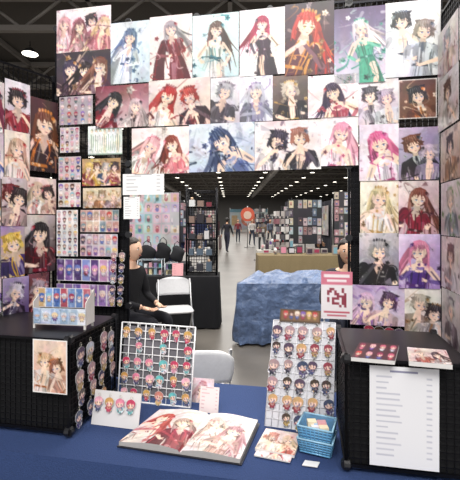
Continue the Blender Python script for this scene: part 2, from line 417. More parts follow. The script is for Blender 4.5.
pr(M,360,181,398,233,'f0e6d4','e4d2bc','c8a060',[(.5,.33,.27,'e0c898','ece4dc',dict(var=1))],deco=12)
pr(M,398,181,438,234,'e4d6d6','b48890','48141c',[(.5,.33,.25,'7c3c30','8c1834',dict(var=2))],deco=18)
pr(M,359,233,398,284,'d0c6cc','645c6c','18141c',[(.5,.35,.28,'a8a0a4','18141c',S2)],deco=16)
pr(M,398,234,439,288,'dcc4e4','a080bc','542878',[(.5,.32,.26,'dc80a4','48287c',dict(var=1))],deco=14)
pr(M,350,285,405,325,'a890b8','e4ccdc','68448c',[(.3,.42,.3,'d8b0cc','a078b0'),(.7,.4,.3,'543458','d8b4bc',S3)])
pr(M,404,288,447,340,'ece2da','d4c6c2','906840',[(.36,.3,.24,'c0b4a8','9c8c80',S3),(.7,.48,.24,'2c2428','d8d0cc',S0)])
# left column of the main wall
def sheet(plane,x0,y0,x1,y1,nx,ny,name='sticker_sheet',**kw):
    k0,k1,zt,zb=plane.rect(x0,y0,x1,y1)
    return hang(plane,(x0,y0,x1,y1),stickersheet(max(x1-x0,30),abs((zt-zb)/(k1-k0)),nx,ny,**kw),name)
PK=['d8a8b4','b87890','e0c8c8','a088b0','e4dcdc','c89088','70506c','c8b0c8']
sheet(M,61,97,94,125,5,4,bg='a8a0a4',pal=PK)
sheet(M,62,128,81,153,4,4,bg='ccc4c4',pal=PK)
c=Cv(60,.82,'d8e0dc'); 
for i in range(7):
    x=.12+.125*i; c.ell(x,.14,.035,.05,'90a080'); c.poly([(x-.04,.18),(x+.04,.18),(x+.06,.5),(x+.03,.76),(x-.03,.76),(x-.06,.5)],random.choice(['f0f0ea','d8e0d4','e4dcc8'])); c.ell(x,.16,.022,.03,'e8c8b4'); c.curve([(x-.02,.25),(x,.4),(x-.02,.7)],.008,.006,'607868'); c.curve([(x+.05,.3),(x+.055,.5),(x+.02,.74)],.008,.006,'809888')
c.rect(0,.78,1,.82,'889c90'); c.paint(80,.2)
hang(M,(89,126,123,155),c.get(),'art_print')
sheet(M,60,157,82,180,4,3,bg='c0b4b8',pal=PK); sheet(M,60,183,82,207,4,3,bg='d0c8c8',pal=PK)
pr(M,84,159,122,186,'b08c5c','8c5848','d8b850',[(.18,.35,.28,'d8b060','903434',S),(.4,.3,.28,'5c3424','c09038',S),(.62,.35,.28,'c0b8b0','384c70',S),(.84,.32,.28,'30202a','803038',S)],big=1)
pr(M,84,188,122,208,'d8c8ac','b89880','a06c40',[(.2,.4,.35,'c8a47c','d8ccbc',S),(.5,.35,.35,'94785c','b08458',S),(.8,.4,.35,'d8c4a0','9c8888',S)],big=1)
sheet(M,58,210,79,256,4,7,bg='dcd8d8',pal=['94687c','4c3c48','b0b0bc','8c7870','c89ca0','6878a0'])
sheet(M,82,210,120,232,6,2,full=True,pal=['b09880','d0b4a0','788c94','c08c84']); sheet(M,82,234,119,256,6,2,full=True,pal=['c0a8bc','d0a0a8','a8a0b8','9078a0'])
sheet(M,58,259,117,281,7,1,full=True,pal=['6c4888','8c68b0','b880b0','503870','c898c0','7080b8'],name='photo_card_sheet')
sheet(M,58,284,116,305,7,1,full=True,pal=['745094','9c74b4','c084b0','5c4088','6070b0'],name='photo_card_sheet')
# notices on the arch
hang(M,(124,174,165,195),textsheet(41,.55,5),'price_notice')
hang(M,(125,197,141,219),textsheet(34,1.3,8),'price_notice')
# left wing
L=WL
pr(L,4,82,29,134,'e4dce4','ccbcc8','702030',[(.5,.35,.26,'201820','a02c38',S2)])
pr(L,29,100,57,172,'3c181c','1c1014','d07830',[(.5,.34,.24,'6c3828','301c24',dict(var=2))],deco=26)
pr(L,3,132,28,180,'f0e0d4','e4ccc4','b02c2c',[(.5,.35,.27,'c8a08c','ece0dc',dict(var=1))])
pr(L,0,178,25,226,'d4c8cc','a08488','681828',[(.35,.35,.28,'702020','2c1c28',S0),(.7,.42,.28,'2c1c24','b09494',S3)])
pr(L,26,178,55,214,'f0d8d4','dcb4b0','c06868',[(.35,.36,.3,'e0c4ac','ece0e0'),(.7,.42,.28,'2c2024','c89c94',S3)])
pr(L,23,215,54,272,'dcd0cc','201418','8c1828',[(.5,.33,.26,'181018','44141c',dict(var=2))],deco=22)
pr(L,-1,226,23,277,'8c74ac','d8c070','d0a438',[(.5,.35,.28,'e0bc54','443068',S2)])
pr(L,1,277,27,316,'a890c0','443060','2c243c',[(.5,.38,.3,'d0c8d8','2c2038',S0)])
pr(L,27,273,48,317,'6c2c34','30141c','c87c7c',[(.5,.36,.28,'b098a4','481820',S2)])
for (a,b,cc,d) in ((-22,80,3,132),(-24,132,2,178),(-26,178,-1,226),(-26,227,-2,277),(-26,278,0,314)):
    pr(L,a,b,cc,d,random.choice(['dcd4d4','b8a0b0','4c3444']),random.choice(['c0a8a8','d8d0d4']),random.choice(HAIRS),[(.5,.35,.27,random.choice(HAIRS),random.choice(OUTF))])
# right wing
for (a,b,cc,d,b0,b1,ac,hr,ot) in ((441,22,462,72,'e8e4e4','c4b4b8','7c2c34','98a0a8','d0b8a8'),(442,72,463,126,'d8d8dc','c4b4b4','603828','4c3028','d8d0cc'),(443,127,463,180,'e8dcd0','a88878','482c24','2c2020','b07c5c'),
        (444,181,464,236,'e8e0e8','a8a0a0','508040','d0c0b8','7c8c98'),(445,237,465,291,'d0c0b8','e8e0e0','784030','5c3830','d4ccc8'),(446,292,466,346,'e4dcd8','b0a0a8','4c3850','c0bcb8','705868')):
    pr(WR,a,b,cc,d,b0,b1,ac,[(.5,.34,.27,hr,ot,S0)])
    k0,k1,zt,zb=WR.rect(a,b,cc,d)
    mb=MB(); img=artwork(30,1.4,b1,b0,hr,[(.5,.34,.27,ot,hr)])
    mb.canvas(WR.P(k1+.01,zt,.012),WR.P(k1+.01+(k1-k0),zt,.012),WR.P(k1+.01,zb,.012),img,back=.0015); mb.finish('art_print')

# ------------------------------------------------------------------ wire grid panels
BLK='17171b'
def gridpanel(mb,pl,k0,k1,z0,z1,off=0,sp=.0235,module=.36,col=BLK,r=.0014):
    def bar(a,za,b,zb,w):
        if abs(a-b)<1e-6: q=[(a-w,za),(a+w,za),(a+w,zb),(a-w,zb)]
        else: q=[(a,za-w),(b,za-w),(b,zb+0+w),(a,zb+w)]
        P=[pl.P(k,z,off-w) for k,z in q]+[pl.P(k,z,off+w) for k,z in q]
        mb.boxf(P,'metal',col)
    n=max(1,round((k1-k0)/sp)); 
    for i in range(n+1): bar(k0+(k1-k0)*i/n,z0,k0+(k1-k0)*i/n,z1,r)
    n=max(1,round((z1-z0)/sp))
    for i in range(n+1): bar(k0,z0+(z1-z0)*i/n,k1,z0+(z1-z0)*i/n,r)
    nk=max(1,round((k1-k0)/module)); nz=max(1,round((z1-z0)/module))
    for i in range(nk+1): bar(k0+(k1-k0)*i/nk,z0,k0+(k1-k0)*i/nk,z1,.005)
    for j in range(nz+1): bar(k0,z0+(z1-z0)*j/nz,k1,z0+(z1-z0)*j/nz,.005)
    for i in range(nk+1):
        for j in range(nz+1):
            c0=pl.P(k0+(k1-k0)*i/nk,z0+(z1-z0)*j/nz,off-.012); c1=pl.P(k0+(k1-k0)*i/nk,z0+(z1-z0)*j/nz,off+.006)
            mb.tube([c0,c1],.016,'plastic',BLK,10,sm=False)
kL0=M.kz(56,222)[0]; kL1=M.kz(128,222)[0]; kR0=M.kz(349,222)[0]; kR1=M.kz(441,222)[0]
ZT=2.53; ZO=1.79; TZ=.776; CZ=1.115
mb=MB()
gridpanel(mb,M,kL0,kL1,TZ,ZT,-.004); gridpanel(mb,M,kR0,kR1,TZ,ZT-.02,-.004)
gridpanel(mb,M,kL1,kR0,ZO,ZT-.01,-.004)
gridpanel(mb,WL,-.42,-.006,CZ+.02,2.27,-.004); gridpanel(mb,WR,.006,.46,TZ,2.42,-.004)
for a,b in ((kL0,kL1),(kR0,kR1)):
    P=[M.P(a+.01,TZ,-.03),M.P(b-.01,TZ,-.03),M.P(b-.01,TZ,-.024),M.P(a+.01,TZ,-.024)]
    mb.boxf(P+[p+Vector((0,0,1.79-TZ)) for p in P],'matte','141418')
P=[WL.P(-.41,CZ+.02,-.03),WL.P(-.01,CZ+.02,-.03),WL.P(-.01,CZ+.02,-.024),WL.P(-.41,CZ+.02,-.024)]
mb.boxf(P+[p+Vector((0,0,.95)) for p in P],'matte','141418')
mb.finish('wire_grid_display')

# ------------------------------------------------------------------ table
def drape(mb,fr,u0,u1,v0,v1,zt,zb,amp,col,m,lump=0,seed=0,hem=0):
    rs=np.random.RandomState(seed); ph=rs.rand(8)*6
    nu,nv=max(12,int((u1-u0)/.03)),max(8,int((v1-v0)/.03)); V=[];Fc=[]
    def bumpz(a,b):
        e=min(1,8*min(a,1-a,b,1-b))
        return lump*e*(.7+.5*math.sin(a*9+ph[0])*math.sin(b*5+ph[1]) + .35*math.sin(a*23+ph[2]+b*8)+.25*abs(math.sin(a*31+b*23+ph[6]))) + .0008*math.sin(a*40)*math.sin(b*13)
    for j in range(nv+1):
        for i in range(nu+1):
            a,b=i/nu,j/nv; V.append(fr(u0+(u1-u0)*a,v0+(v1-v0)*b,zt+bumpz(a,b)))
    for j in range(nv):
        for i in range(nu): k=j*(nu+1)+i; Fc.append((k,k+1,k+nu+2,k+nu+1))
    mb.add(V,Fc,m,col,True)
    per=[]
    W=u1-u0; D=v1-v0; st=.03
    n=int(W/st); per+=[(u0+W*i/n,v0,0,-1) for i in range(n)]
    n2=int(D/st); per+=[(u1,v0+D*i/n2,1,0) for i in range(n2)]
    per+=[(u1-W*i/n,v1,0,1) for i in range(n)]; per+=[(u0,v1-D*i/n2,-1,0) for i in range(n2)]
    V=[];Fc=[];LV=12;N=len(per)
    for l in range(LV+1):
        f=l/LV
        for i,(a,b,nx,ny) in enumerate(per):
            s=i*st
            o=.006*(1-(1-min(1,f*6))**2)+amp*f*(1+math.sin(s*22+ph[3]+1.5*math.sin(s*5))+.5*math.sin(s*47+ph[4]+f*2)*(1+lump*10))
            if lump: o+=.012*math.sin(f*9+s*11+ph[7])*f+.01*abs(math.sin(s*9+f*5))
            z=zt-(zt-zb)*(f if f>0 else 0)+(hem*math.sin(s*3+ph[5])*f)
            if f==1: z=max(z,zb)
            V.append(fr(a+nx*o,b+ny*o,z))
    for l in range(LV):
        for i in range(N): Fc.append((l*N+i,(l+1)*N+i,(l+1)*N+(i+1)%N,l*N+(i+1)%N))
    mb.add(V,Fc,m,col,True)
mb=MB()
drape(mb,B,-1.52,1.0,1.2,1.9,.755,.02,.008,'2a3f6c','fabric',seed=3)
for u in (-1.4,.9):
    for v in (1.28,1.82): mb.tube([B(u,v,0),B(u,v,.74)],.014,'metal','606060')
mb.box(-1.5,.98,1.22,1.88,.715,.745,'plastic','c8c4bc',B)
mb.finish('vendor_table')

# ------------------------------------------------------------------ cubes on table
def cube(u0,u1,v0,v1,z0,z1,name):
    mb=MB()
    e=.012
    mb.box(u0+e,u1-e,v0+e,v1-e,z0+.004,z1-.006,'matte','0f0f12',B)
    for z in (z0+.006,z1-.004):
        for a,b in (((u0,v0),(u1,v0)),((u1,v0),(u1,v1)),((u1,v1),(u0,v1)),((u0,v1),(u0,v0))):
            mb.tube([B(*a,z),B(*b,z)],.005,'metal',BLK,6)
    for a in ((u0,v0),(u1,v0),(u1,v1),(u0,v1)): mb.tube([B(*a,z0),B(*a,z1)],.005,'metal',BLK,6)
    sp=.022
    pf=Plane(B(u0,v0,0).to_2d(),(CA,-SA),(-SA,-CA)); gridpanel(mb,pf,0,u1-u0,z0+.006,z1-.004,.0,sp,col='222226')
    for uu,nn in ((u1,(CA,-SA)),(u0,(-CA,SA))):
        pp=Plane(B(uu,v0,0).to_2d(),(SA,CA),nn); gridpanel(mb,pp,0,v1-v0,z0+.006,z1-.004,.0,sp,col='222226')
    mb.box(u0+.003,u1-.003,v0+.003,v1-.003,z1-.005,z1+.001,'plastic','141417',B)
    mb.finish(name)
cube(-1.56,-.852,1.315,1.67,.772,CZ,'wire_storage_cube')
cube(.118,.478,1.305,1.66,.772,CZ,'wire_storage_cube')
PFL=Plane(B(-.852,1.31,0).to_2d(),(CA,-SA),(-SA,-CA))
PFR=Plane(B(.118,1.30,0).to_2d(),(CA,-SA),(-SA,-CA))
PSL=Plane(B(-.845,1.31,0).to_2d(),(SA,CA),(CA,-SA))
hang(PFL,(35,339,69,392),artwork(40,1.5,'e8ccb8','d8a088','b86c40',[(.35,.4,.2,'dcb48c','e4d4cc',S3),(.68,.5,.2,'84503c','c08c78',S)],border=.04),'art_print',off=.012)
hang(PFR,(369,366,438,466),textsheet(74,1.42,15,bg='e6e6ea',col='8888a0'),'price_list',off=.012)

# ------------------------------------------------------------------ charms
def charm_template(pal=None,opal=None):
    W,Hh=17,23; asp=Hh/W
    c=Cv(W,asp,'eaeaf0',ss=3)
    hair=random.choice(pal or HAIRS); 
    chibi(c,.5,.46,.84,hair,random.choice(opal or OUTF))
    for i in range(6): c.ell(R(.1,.9),R(.55,1.2),.08,.05,random.choice(pal or HAIRS),R(0,3))
    c.paint(25,.35)
    xx,yy=np.meshgrid(np.linspace(0,1,W),np.linspace(0,asp,Hh))
    dx=R(-.08,.08)
    m=(((xx-.5)/.5)**2+((yy-.47)/.47)**2<1)|(((xx-.5-dx)/.38)**2+((yy-1.0)/.38)**2<1)
    return c.get()[:Hh,:W],m
TPL=[charm_template(['38405c','504058','903848','8c8c9c','c8a070','5c6c98','40342c','a88c90','c0c0cc'],['2c2c3c','3c4468','8c3444','d8d8e0','504470','a89058']) for i in range(16)]
TPR=[charm_template(['c04060','d88098','e0a8b8','c88078','4888a8','68b8b8','c89858','784068','e8e0e8'],['d8a0b0','e8e4e8','70b0b0','b04058','505070','d0b080']) for i in range(14)]
def charm(mb,top,right,down,n,w,tpl,ring=True):
    img,m=tpl; h=w*img.shape[0]/img.shape[1]
    TL=top-right*w/2+down*w*.22+n*.004
    mb.canvas(TL,TL+right*w,TL+down*h,img,'gloss',mask=m)
    mb.canvas(TL-n*.003+right*w,TL-n*.003,TL-n*.003+right*w+down*h,np.ones_like(img)*.93,'gloss',mask=m[:,::-1])
    if ring:
        pts=[top+n*.003+right*math.sin(a)*w*.11+down*(w*.12-math.cos(a)*w*.14) for a in np.linspace(0,2*math.pi,9)]
        mb.tube(pts,w*.02,'metal','c8c4b8',4)

def lean_panel(BL,BR,TL,TR,name,nx,ny,cw,tpls,style):
    mb=MB(); BL,BR,TL,TR=map(Vector,(BL,BR,TL,TR))
    right=(BR-BL).normalized(); down=(BL-TL).normalized(); n=right.cross(-down).normalized()
    if n.y>0: n=-n
    P=lambda a,b: TL.lerp(TR,a).lerp(BL.lerp(BR,a),b)
    if style=='grid':
        for i in range(10): mb.tube([P(i/9,0),P(i/9,1)],.0035 if i in(0,9) else .0022,'plastic','f0f0f2',6)
        for j in range(11): mb.tube([P(0,j/10),P(1,j/10)],.0035 if j in(0,10) else .0022,'plastic','f0f0f2',6)
        o=-n*.006
        a=[P(.03,.04)+o,P(.97,.04)+o,P(.97,.93)+o,P(.03,.93)+o]; b=[p-n*.003 for p in a]
        mb.boxf([a[3],a[2],b[2],b[3],a[0],a[1],b[1],b[0]],'matte','66646a')
    else:
        o=-n*.002; a=[P(0,0)+o,P(1,0)+o,P(1,1)+o,P(0,1)+o]; b=[p-n*.008 for p in a]
        mb.boxf([a[3],a[2],b[2],b[3],a[0],a[1],b[1],b[0]],'plastic','d0d0d6')
        for i in range(11): mb.tube([P(i/10,0),P(i/10,1)],.0016,'plastic','e4e4e8',5)
        for j in range(15): mb.tube([P(0,j/14),P(1,j/14)],.0016,'plastic','e4e4e8',5)
    for a in (.15,.85):
        t=P(a,.15)-n*.01; ft=Vector((t.x,t.y+.07,.762)); mb.tube([t,ft],.004,'metal','d0d0d0',6)
    for j in range(ny):
        for i in range(nx):
            if R(0,1)<.05: continue
            top=P((i+.5)/nx+R(-.015,.015),(j+.06)/ny*.98+.01)+n*.004
            tilt=R(-.2,.2); r2=(right*math.cos(tilt)+down*math.sin(tilt)); d2=(down*math.cos(tilt)-right*math.sin(tilt))
            mb.tube([top-n*.004,top+n*.006],.003,'metal','d8d8d8',5)
            charm(mb,top,r2,d2,n,cw*R(.85,1.12),random.choice(tpls))
    mb.finish(name)
    return P,n,right,down
lean_panel((-.49,1.745,.764),(-.165,1.672,.764),(-.49,1.82,1.085),(-.152,1.765,1.075),'keychain_rack',6,5,.040,TPR,'grid')
PB,nB,rB,dB=lean_panel((.132,1.525,.764),(.376,1.462,.764),(.176,1.612,1.146),(.41,1.556,1.148),'keychain_board',5,6,.042,TPL,'board')
mb=MB(); q=PB(.1,-.0); tl=q-dB*.045+nB*.004
c=Cv(40,.3,'54402c'); c.rect(.05,.05,.95,.25,'78583c'); [chibi(c,.15+.14*i,.1,.12) for i in range(6)]
mb.canvas(tl,tl+rB*.16,tl+dB*.05,c.get(),back=.002); mb.finish('header_card')

# charms hanging on the side of the left cube and under the wall
mb=MB()
rt=Vector((SA,CA,0)); dn=Vector((0,0,-1)); n=Vector((CA,-SA,0))
for j in range(4):
    for i in range(4):
        if (j,i) in ((3,3),): continue
        z=CZ-.02-j*.076+R(-.01,.01); k=.035+i*.083+R(-.012,.012)
        charm(mb,PSL.P(k,z,.016),rt,dn,n,R(.046,.062),random.choice(TPL))
mb.finish('hanging_keychains')
mb=MB(); rt=Vector((CA,-SA,0)); n=Vector((-SA,-CA,0))
for j in range(5):
    for i in range(2):
        kk,z=M.kz(116+i*8-j*.5,250+j*11); charm(mb,M.P(kk,z,.02),rt,dn,n,.036,random.choice(TPL))
for i in range(4):
    kk,z=M.kz(368+i*10,321+i*1.2); charm(mb,M.P(kk,z,.02),rt,dn,n,.045,random.choice(TPL))
mb.finish('hanging_keychains')

# ------------------------------------------------------------------ small things
def G(px,py,z):
    Y=(H0-z)*F/(py-HY); return Vector(((px-230)/F*Y,Y,z))
mb=MB(); zc=CZ+.018
a=G(33,324,zc); b=G(86,326,zc); 
r=(b-a); r.z=0; wv=r.length; r.normalize(); bk=Vector((-r.y,r.x,0))
img=stickersheet(60,.36,7,1,full=True,pal=['4060a0','d8b080','b05060','d0d0d8','6080b8'])
img2=stickersheet(60,.36,6,1,bg='c8d4e8',full=True,pal=['b8c8e0','e0c8a0','d0d0d8','a0b8d8'])
up=Vector((0,0,1))
mb.canvas(a+up*.065,a+r*wv+up*.065,a+up*.002,img2,back=.002)
mb.canvas(a+bk*.035+up*.14,a+bk*.035+r*wv+up*.14,a+bk*.035+up*.062,img,back=.002)
for s0 in (0,wv-.003):
    p=a+r*s0; mb.boxf([p,p+r*.003,p+r*.003+bk*.07,p+bk*.07,p+up*.09,p+up*.09+r*.003,p+up*.135+r*.003+bk*.07,p+up*.135+bk*.07],'plastic','e0dcd8')
mb.boxf([a,a+r*wv,a+r*wv+bk*.07,a+bk*.07]+[q+up*.004 for q in (a,a+r*wv,a+r*wv+bk*.07,a+bk*.07)],'plastic','d8d4d0')
p=a+bk*.068; mb.boxf([p,p+r*wv,p+r*wv+bk*.003,p+bk*.003]+[q+up*.13 for q in (p,p+r*wv,p+r*wv+bk*.003,p+bk*.003)],'plastic','c8c4c0')
for ff in ((0,0),(wv-.01,0),(0,.06),(wv-.01,.06)):
    p=a+r*ff[0]+bk*ff[1]; mb.box(p.x,p.x+.008,p.y,p.y+.008,CZ+.002,zc+.001,'plastic','d0ccc8')
mb.finish('card_display_box')

def flat_sheet(c4,z,img,name,th=.004):
    TL,TR,BL=[G(*p,z+th) for p in c4]
    mb=MB(); mb.canvas(TL,TR,BL,img,back=th); return mb.finish(name)
flat_sheet(((360,342),(399,345),(351,357)),CZ+.002,stickersheet(46,.55,4,2,bg='4c2830',pal=['c05c78','d8a0a8','8c3450']),'sticker_sheet',.012)
flat_sheet(((407,347),(446,350),(409,361)),CZ+.002,artwork(50,.6,'dcccc8','c8a8a0','a05048',[(.3,.4,.35,'c8b0a8','b06050'),(.7,.45,.35,'483038','d8d0d0')],big=1),'art_print',.014)

# open catalogue
mb=MB()
zT=.761
sp0=G(180,455,zT); sp1=G(209,417,zT)
lf0=G(119,446,zT); lf1=G(160,413,zT); rf0=G(240,464,zT); rf1=G(258,424,zT)
def page(e0,e1,s0,s1,img,flip):
    h,w=img.shape[:2]; V=[];
    for j in range(h):
        for i in range(w):
            a=i/(w-1); b=j/(h-1)
            L_=e1.lerp(e0,b); R_=s1.lerp(s0,b)
            p=(L_.lerp(R_,a)) if not flip else R_.lerp(L_,a)
            t=a if not flip else 1-a
            p=p.copy(); p.z=zT+.016+.012*math.sin(min(1,t*1.05)*math.pi)*(t**.6)-.006*(t>.97)
            V.append(p)
    idx=np.arange(h*w).reshape(h,w)
    q=np.stack([idx[:-1,:-1],idx[1:,:-1],idx[1:,1:],idx[:-1,1:]],-1).reshape(-1,4)
    mb.add(V,q.tolist(),'gloss',lin(img.reshape(-1,3)),True)
    ring=[V[idx[h-1,i]] for i in range(w)]
    base=[Vector((p.x,p.y,zT+.002)) for p in ring]
    mb.add(ring+base,[(i,i+1,w+i+1,w+i) for i in range(w-1)],'paper','b0aca8')
    col=0 if not flip else w-1
    ring=[V[idx[j,col]] for j in range(h)]; base=[Vector((p.x,p.y,zT+.002)) for p in ring]
    mb.add(ring+base,[(i,i+1,h+i+1,h+i) for i in range(h-1)],'paper','b0aca8')
    ring=[V[idx[0,i]] for i in range(w)]; base=[Vector((p.x,p.y,zT+.002)) for p in ring]
    mb.add(ring+base,[(i,i+1,w+i+1,w+i) for i in range(w-1)],'paper','b0aca8')
def pageart(n,acc):
    c=Cv(90,1.35,'dcd2ce')
    for i in range(16): c.curve([(R(0,1),R(0,1.35)),(R(0,1),R(0,1.35)),(R(0,1),R(0,1.35))],R(.01,.05),.01,random.choice([acc,'d0c4c0','c0aca4','b0a0a0','e8e0dc']),.6)
    for ch in n: chara(c,*ch[:5],acc,**(ch[5] if len(ch)>5 else {}))
    c.curve([(0,.9),(.4,.7),(.9,1.2)],.04,.02,acc,.6); c.paint(260,.2); return c.get()
page(lf0,lf1,sp0,sp1,pageart([(.3,.42,.3,'b84c44','d8c8c4',dict(tilt=.4,var=1)),(.72,.55,.28,'a88c84','8c3c44',dict(var=2))],'b04850'),False)
page(rf0,rf1,sp0,sp1,pageart([(.3,.38,.3,'c8a898','e0d0c8',dict(tilt=-.3,var=1)),(.7,.6,.3,'b07c80','d0a8a0')],'b89088'),True)
cov=[lf0,sp0,rf0,rf1,sp1,lf1]
cc=sum(cov,Vector())/6
lo=[cc+(p-cc)*1.03 for p in cov]; lo=[Vector((p.x,p.y,zT-.002)) for p in lo]; hi=[p+Vector((0,0,.003)) for p in lo]
mb.add(lo+hi,[(5,4,3,2,1,0),(6,7,8,9,10,11)]+[(i,(i+1)%6,6+(i+1)%6,6+i) for i in range(6)],'plastic','2c2c34')
mb.finish('open_art_catalogue')

flat_sheet(((266,428),(302,434),(255,448)),.759,artwork(44,.7,'e8dcd6','dcc0b4','c07060',[(.3,.4,.35,'c88878','e4d4cc',S3),(.7,.42,.35,'dcc0a0','b05048')],big=1),'zine_booklet',.010)
flat_sheet(((262,441),(296,447),(254,455)),.759,artwork(44,.6,'f0e6e0','e4ccc8','a84850',[(.5,.45,.35,'b85c60','e4d4cc')],deco=6,big=1),'zine_booklet',.004)

def stand_card(pa,pb,h,img,lean=.25):
    a=G(*pa,.761); b=G(*pb,.761); r=(b-a).normalized(); bk=Vector((-r.y,r.x,0)); upv=(up*math.cos(lean)+bk*math.sin(lean))
    mb=MB(); TL=a+upv*h; TR=b+upv*h
    mb.canvas(TL,TR,a,img,back=.003)
    m=(a+b)/2; t=m+upv*h*.8; ft=m+bk*(h*.5)
    for s0 in (-.012,.012): mb.tube([t+bk*.004+r*s0,Vector((ft.x,ft.y,.761))+r*s0],.002,'plastic','c8c8c8',5)
    return mb,a,b,upv,r
mb,a,b,uv,r=stand_card((91,424),(138,430),.125,np.ones((20,24,3))*np.array([.85,.84,.84]))
nn=r.cross(uv); nn=nn if nn.y<0 else -nn
for i in range(4): charm(mb,a+r*(.025+.045*i)+uv*.115+nn*.004,r,-uv,nn,.042,random.choice(TPR))
mb.finish('charm_card_stand')
mb,*_=stand_card((199,412),(218,414),.1,textsheet(30,1.3,6,bg='ecdcdc',col='b06878')); mb.finish('sign_card')
mb,*_=stand_card((190,402),(213,404),.1,artwork(30,.9,'ecc8d0','ece0e0','d07888',[(.5,.4,.4,'d8a0a8','e4d0d4')],big=1)); mb.finish('sign_card')

# blue translucent basket (stack of two)
mb=MB()
a=G(300,452,.759); b=G(330,459,.759); r=(b-a).normalized(); bk=Vector((-r.y,r.x,0)); w=(b-a).length; d=.085
def basket(z0,h):
    def ring(k,z,gr): 
        o=a-r*gr*k-bk*gr*k; W_=w+2*gr*k; D_=d+2*gr*k
        return [Vector((p.x,p.y,z)) for p in (o,o+r*W_,o+r*W_+bk*D_,o+bk*D_)]
    for l in range(6):
        q=ring(l/5,z0+h*l/5,.008)
        for i in range(4): mb.tube([q[i],q[(i+1)%4]],.0032 if l in (0,5) else .002,'gloss','6ca8d0' if l<5 else '9cc8e0',6)
    q0=ring(0,z0,.008); q1=ring(1,z0+h,.008)
    for i in range(4):
        for t in np.linspace(0,1,9): mb.tube([q0[i].lerp(q0[(i+1)%4],t),q1[i].lerp(q1[(i+1)%4],t)],.002,'gloss','64a0c8',5)
    mb.add(q0,[(0,1,2,3)],'acrylic','5c98c8')
    i0=[p+(sum(q0,Vector())/4-p)*.04 for p in q0]; i1=[p+(sum(q1,Vector())/4-p)*.05 for p in q1]
    mb.add(i0+i1,[(0,1,5,4),(1,2,6,5),(2,3,7,6),(3,0,4,7)],'acrylic','88bce0')
basket(.764,.045); basket(.802,.05)
for i in range(7):
    c0=a+r*w*R(.2,.8)+bk*d*R(.2,.8); mb.box(c0.x-.015,c0.x+.015,c0.y-.012,c0.y+.012,.835,.845+R(0,.01),'gloss',random.choice(['e8e4e8','d8a0a8','a8c4e0','f0e0c0']))
mb.finish('plastic_basket')
flat_sheet(((305,460),(320,462),(302,465)),.759,np.ones((4,6,3))*.9,'name_card',.002)

# red/white sign hung at the right column
c=Cv(46,1.5,'e8e2e4'); c.rect(0,0,1,.42,'d0788c'); c.rect(.1,.1,.9,.2,'f0e4e6'); c.rect(.2,.26,.8,.34,'f0e4e6')
for j in range(8):
    for i in range(8):
        if R(0,1)<.5: c.rect(.2+.075*i,.52+.075*j,.275+.075*i,.595+.075*j,'8c3848')
c.rect(.1,1.25,.9,1.3,'c05868'); c.rect(.2,1.36,.8,1.4,'c05868')
hang(M,(321,271,352,318),c.get(),'payment_sign',off=.02)

# ------------------------------------------------------------------ folding chairs
def chair(name,x,y,rot,col='e6e6e6'):
    mb=MB(); c,s=math.cos(rot),math.sin(rot)
    fr=lambda a,b,z: Vector((x+a*c-b*s,y+a*s+b*c,z))
    for sd in (-1,1):
        X=.21*sd
        mb.tube([fr(X,-.22,.01),fr(X,.05,.45),fr(X*.97,.2,.8)],.011,'metal','c8c8ca')
        mb.tube([fr(X*.9,.24,.01),fr(X*.9,-.17,.43)],.011,'metal','c8c8ca')
    mb.tube([fr(-.21,-.16,.1),fr(.21,-.16,.1)],.008,'metal','c8c8ca'); mb.tube([fr(-.19,.2,.08),fr(.19,.2,.08)],.008,'metal','c8c8ca')
    n=24; V=[]
    for z,k in ((.435,.96),(.45,1.0),(.462,.95)):
        for i in range(n):
            t=2*math.pi*i/n; cx,sy=math.cos(t),math.sin(t)
            V.append(fr(math.copysign(abs(cx)**.4,cx)*.215*k, -.01+math.copysign(abs(sy)**.4,sy)*.2*k, z))
    Fc=[tuple(range(n-1,-1,-1)),tuple(2*n+i for i in range(n))]
    for l in range(2): Fc+=[(l*n+i,l*n+(i+1)%n,(l+1)*n+(i+1)%n,(l+1)*n+i) for i in range(n)]
    mb.add(V,Fc,'plastic',col,False)
    V=[];NX,NZ=16,8
    for side in (0,1):
        for j in range(NZ+1):
            for i in range(NX+1):
                a=i/NX*2-1; b=j/NZ; wdt=.225*(1-.35*max(0,(b-.6)/.4)**3) if b>.6 else .225*(1-.08*(1-b/.6)**3)
                zz=.60+.22*b-.015*a*a*b; V.append(fr(a*wdt,.16+.07*b-.03*(a*a)+side*.012+.03,zz))
    K=(NX+1)*(NZ+1); Fc=[]
    for j in range(NZ):
        for i in range(NX):
            k=j*(NX+1)+i; Fc.append((k,k+1,k+NX+2,k+NX+1)); Fc.append((K+k,K+k+NX+1,K+k+NX+2,K+k+1))
    for i in range(NX):
        Fc.append((i,i+K,i+K+1,i+1)); k=NZ*(NX+1)+i; Fc.append((k,k+1,k+1+K,k+K))
    for j in range(NZ):
        k=j*(NX+1); Fc.append((k,k+NX+1,k+NX+1+K,k+K)); k+=NX; Fc.append((k,k+K,k+K+NX+1,k+NX+1))
    mb.add(V,Fc,'plastic',col,True)
    return mb.finish(name)
chair('folding_chair',-.22,2.50,math.pi+.1,'f8f8f8')
chair('folding_chair',-.68,5.0,.25,'d4d4d6')

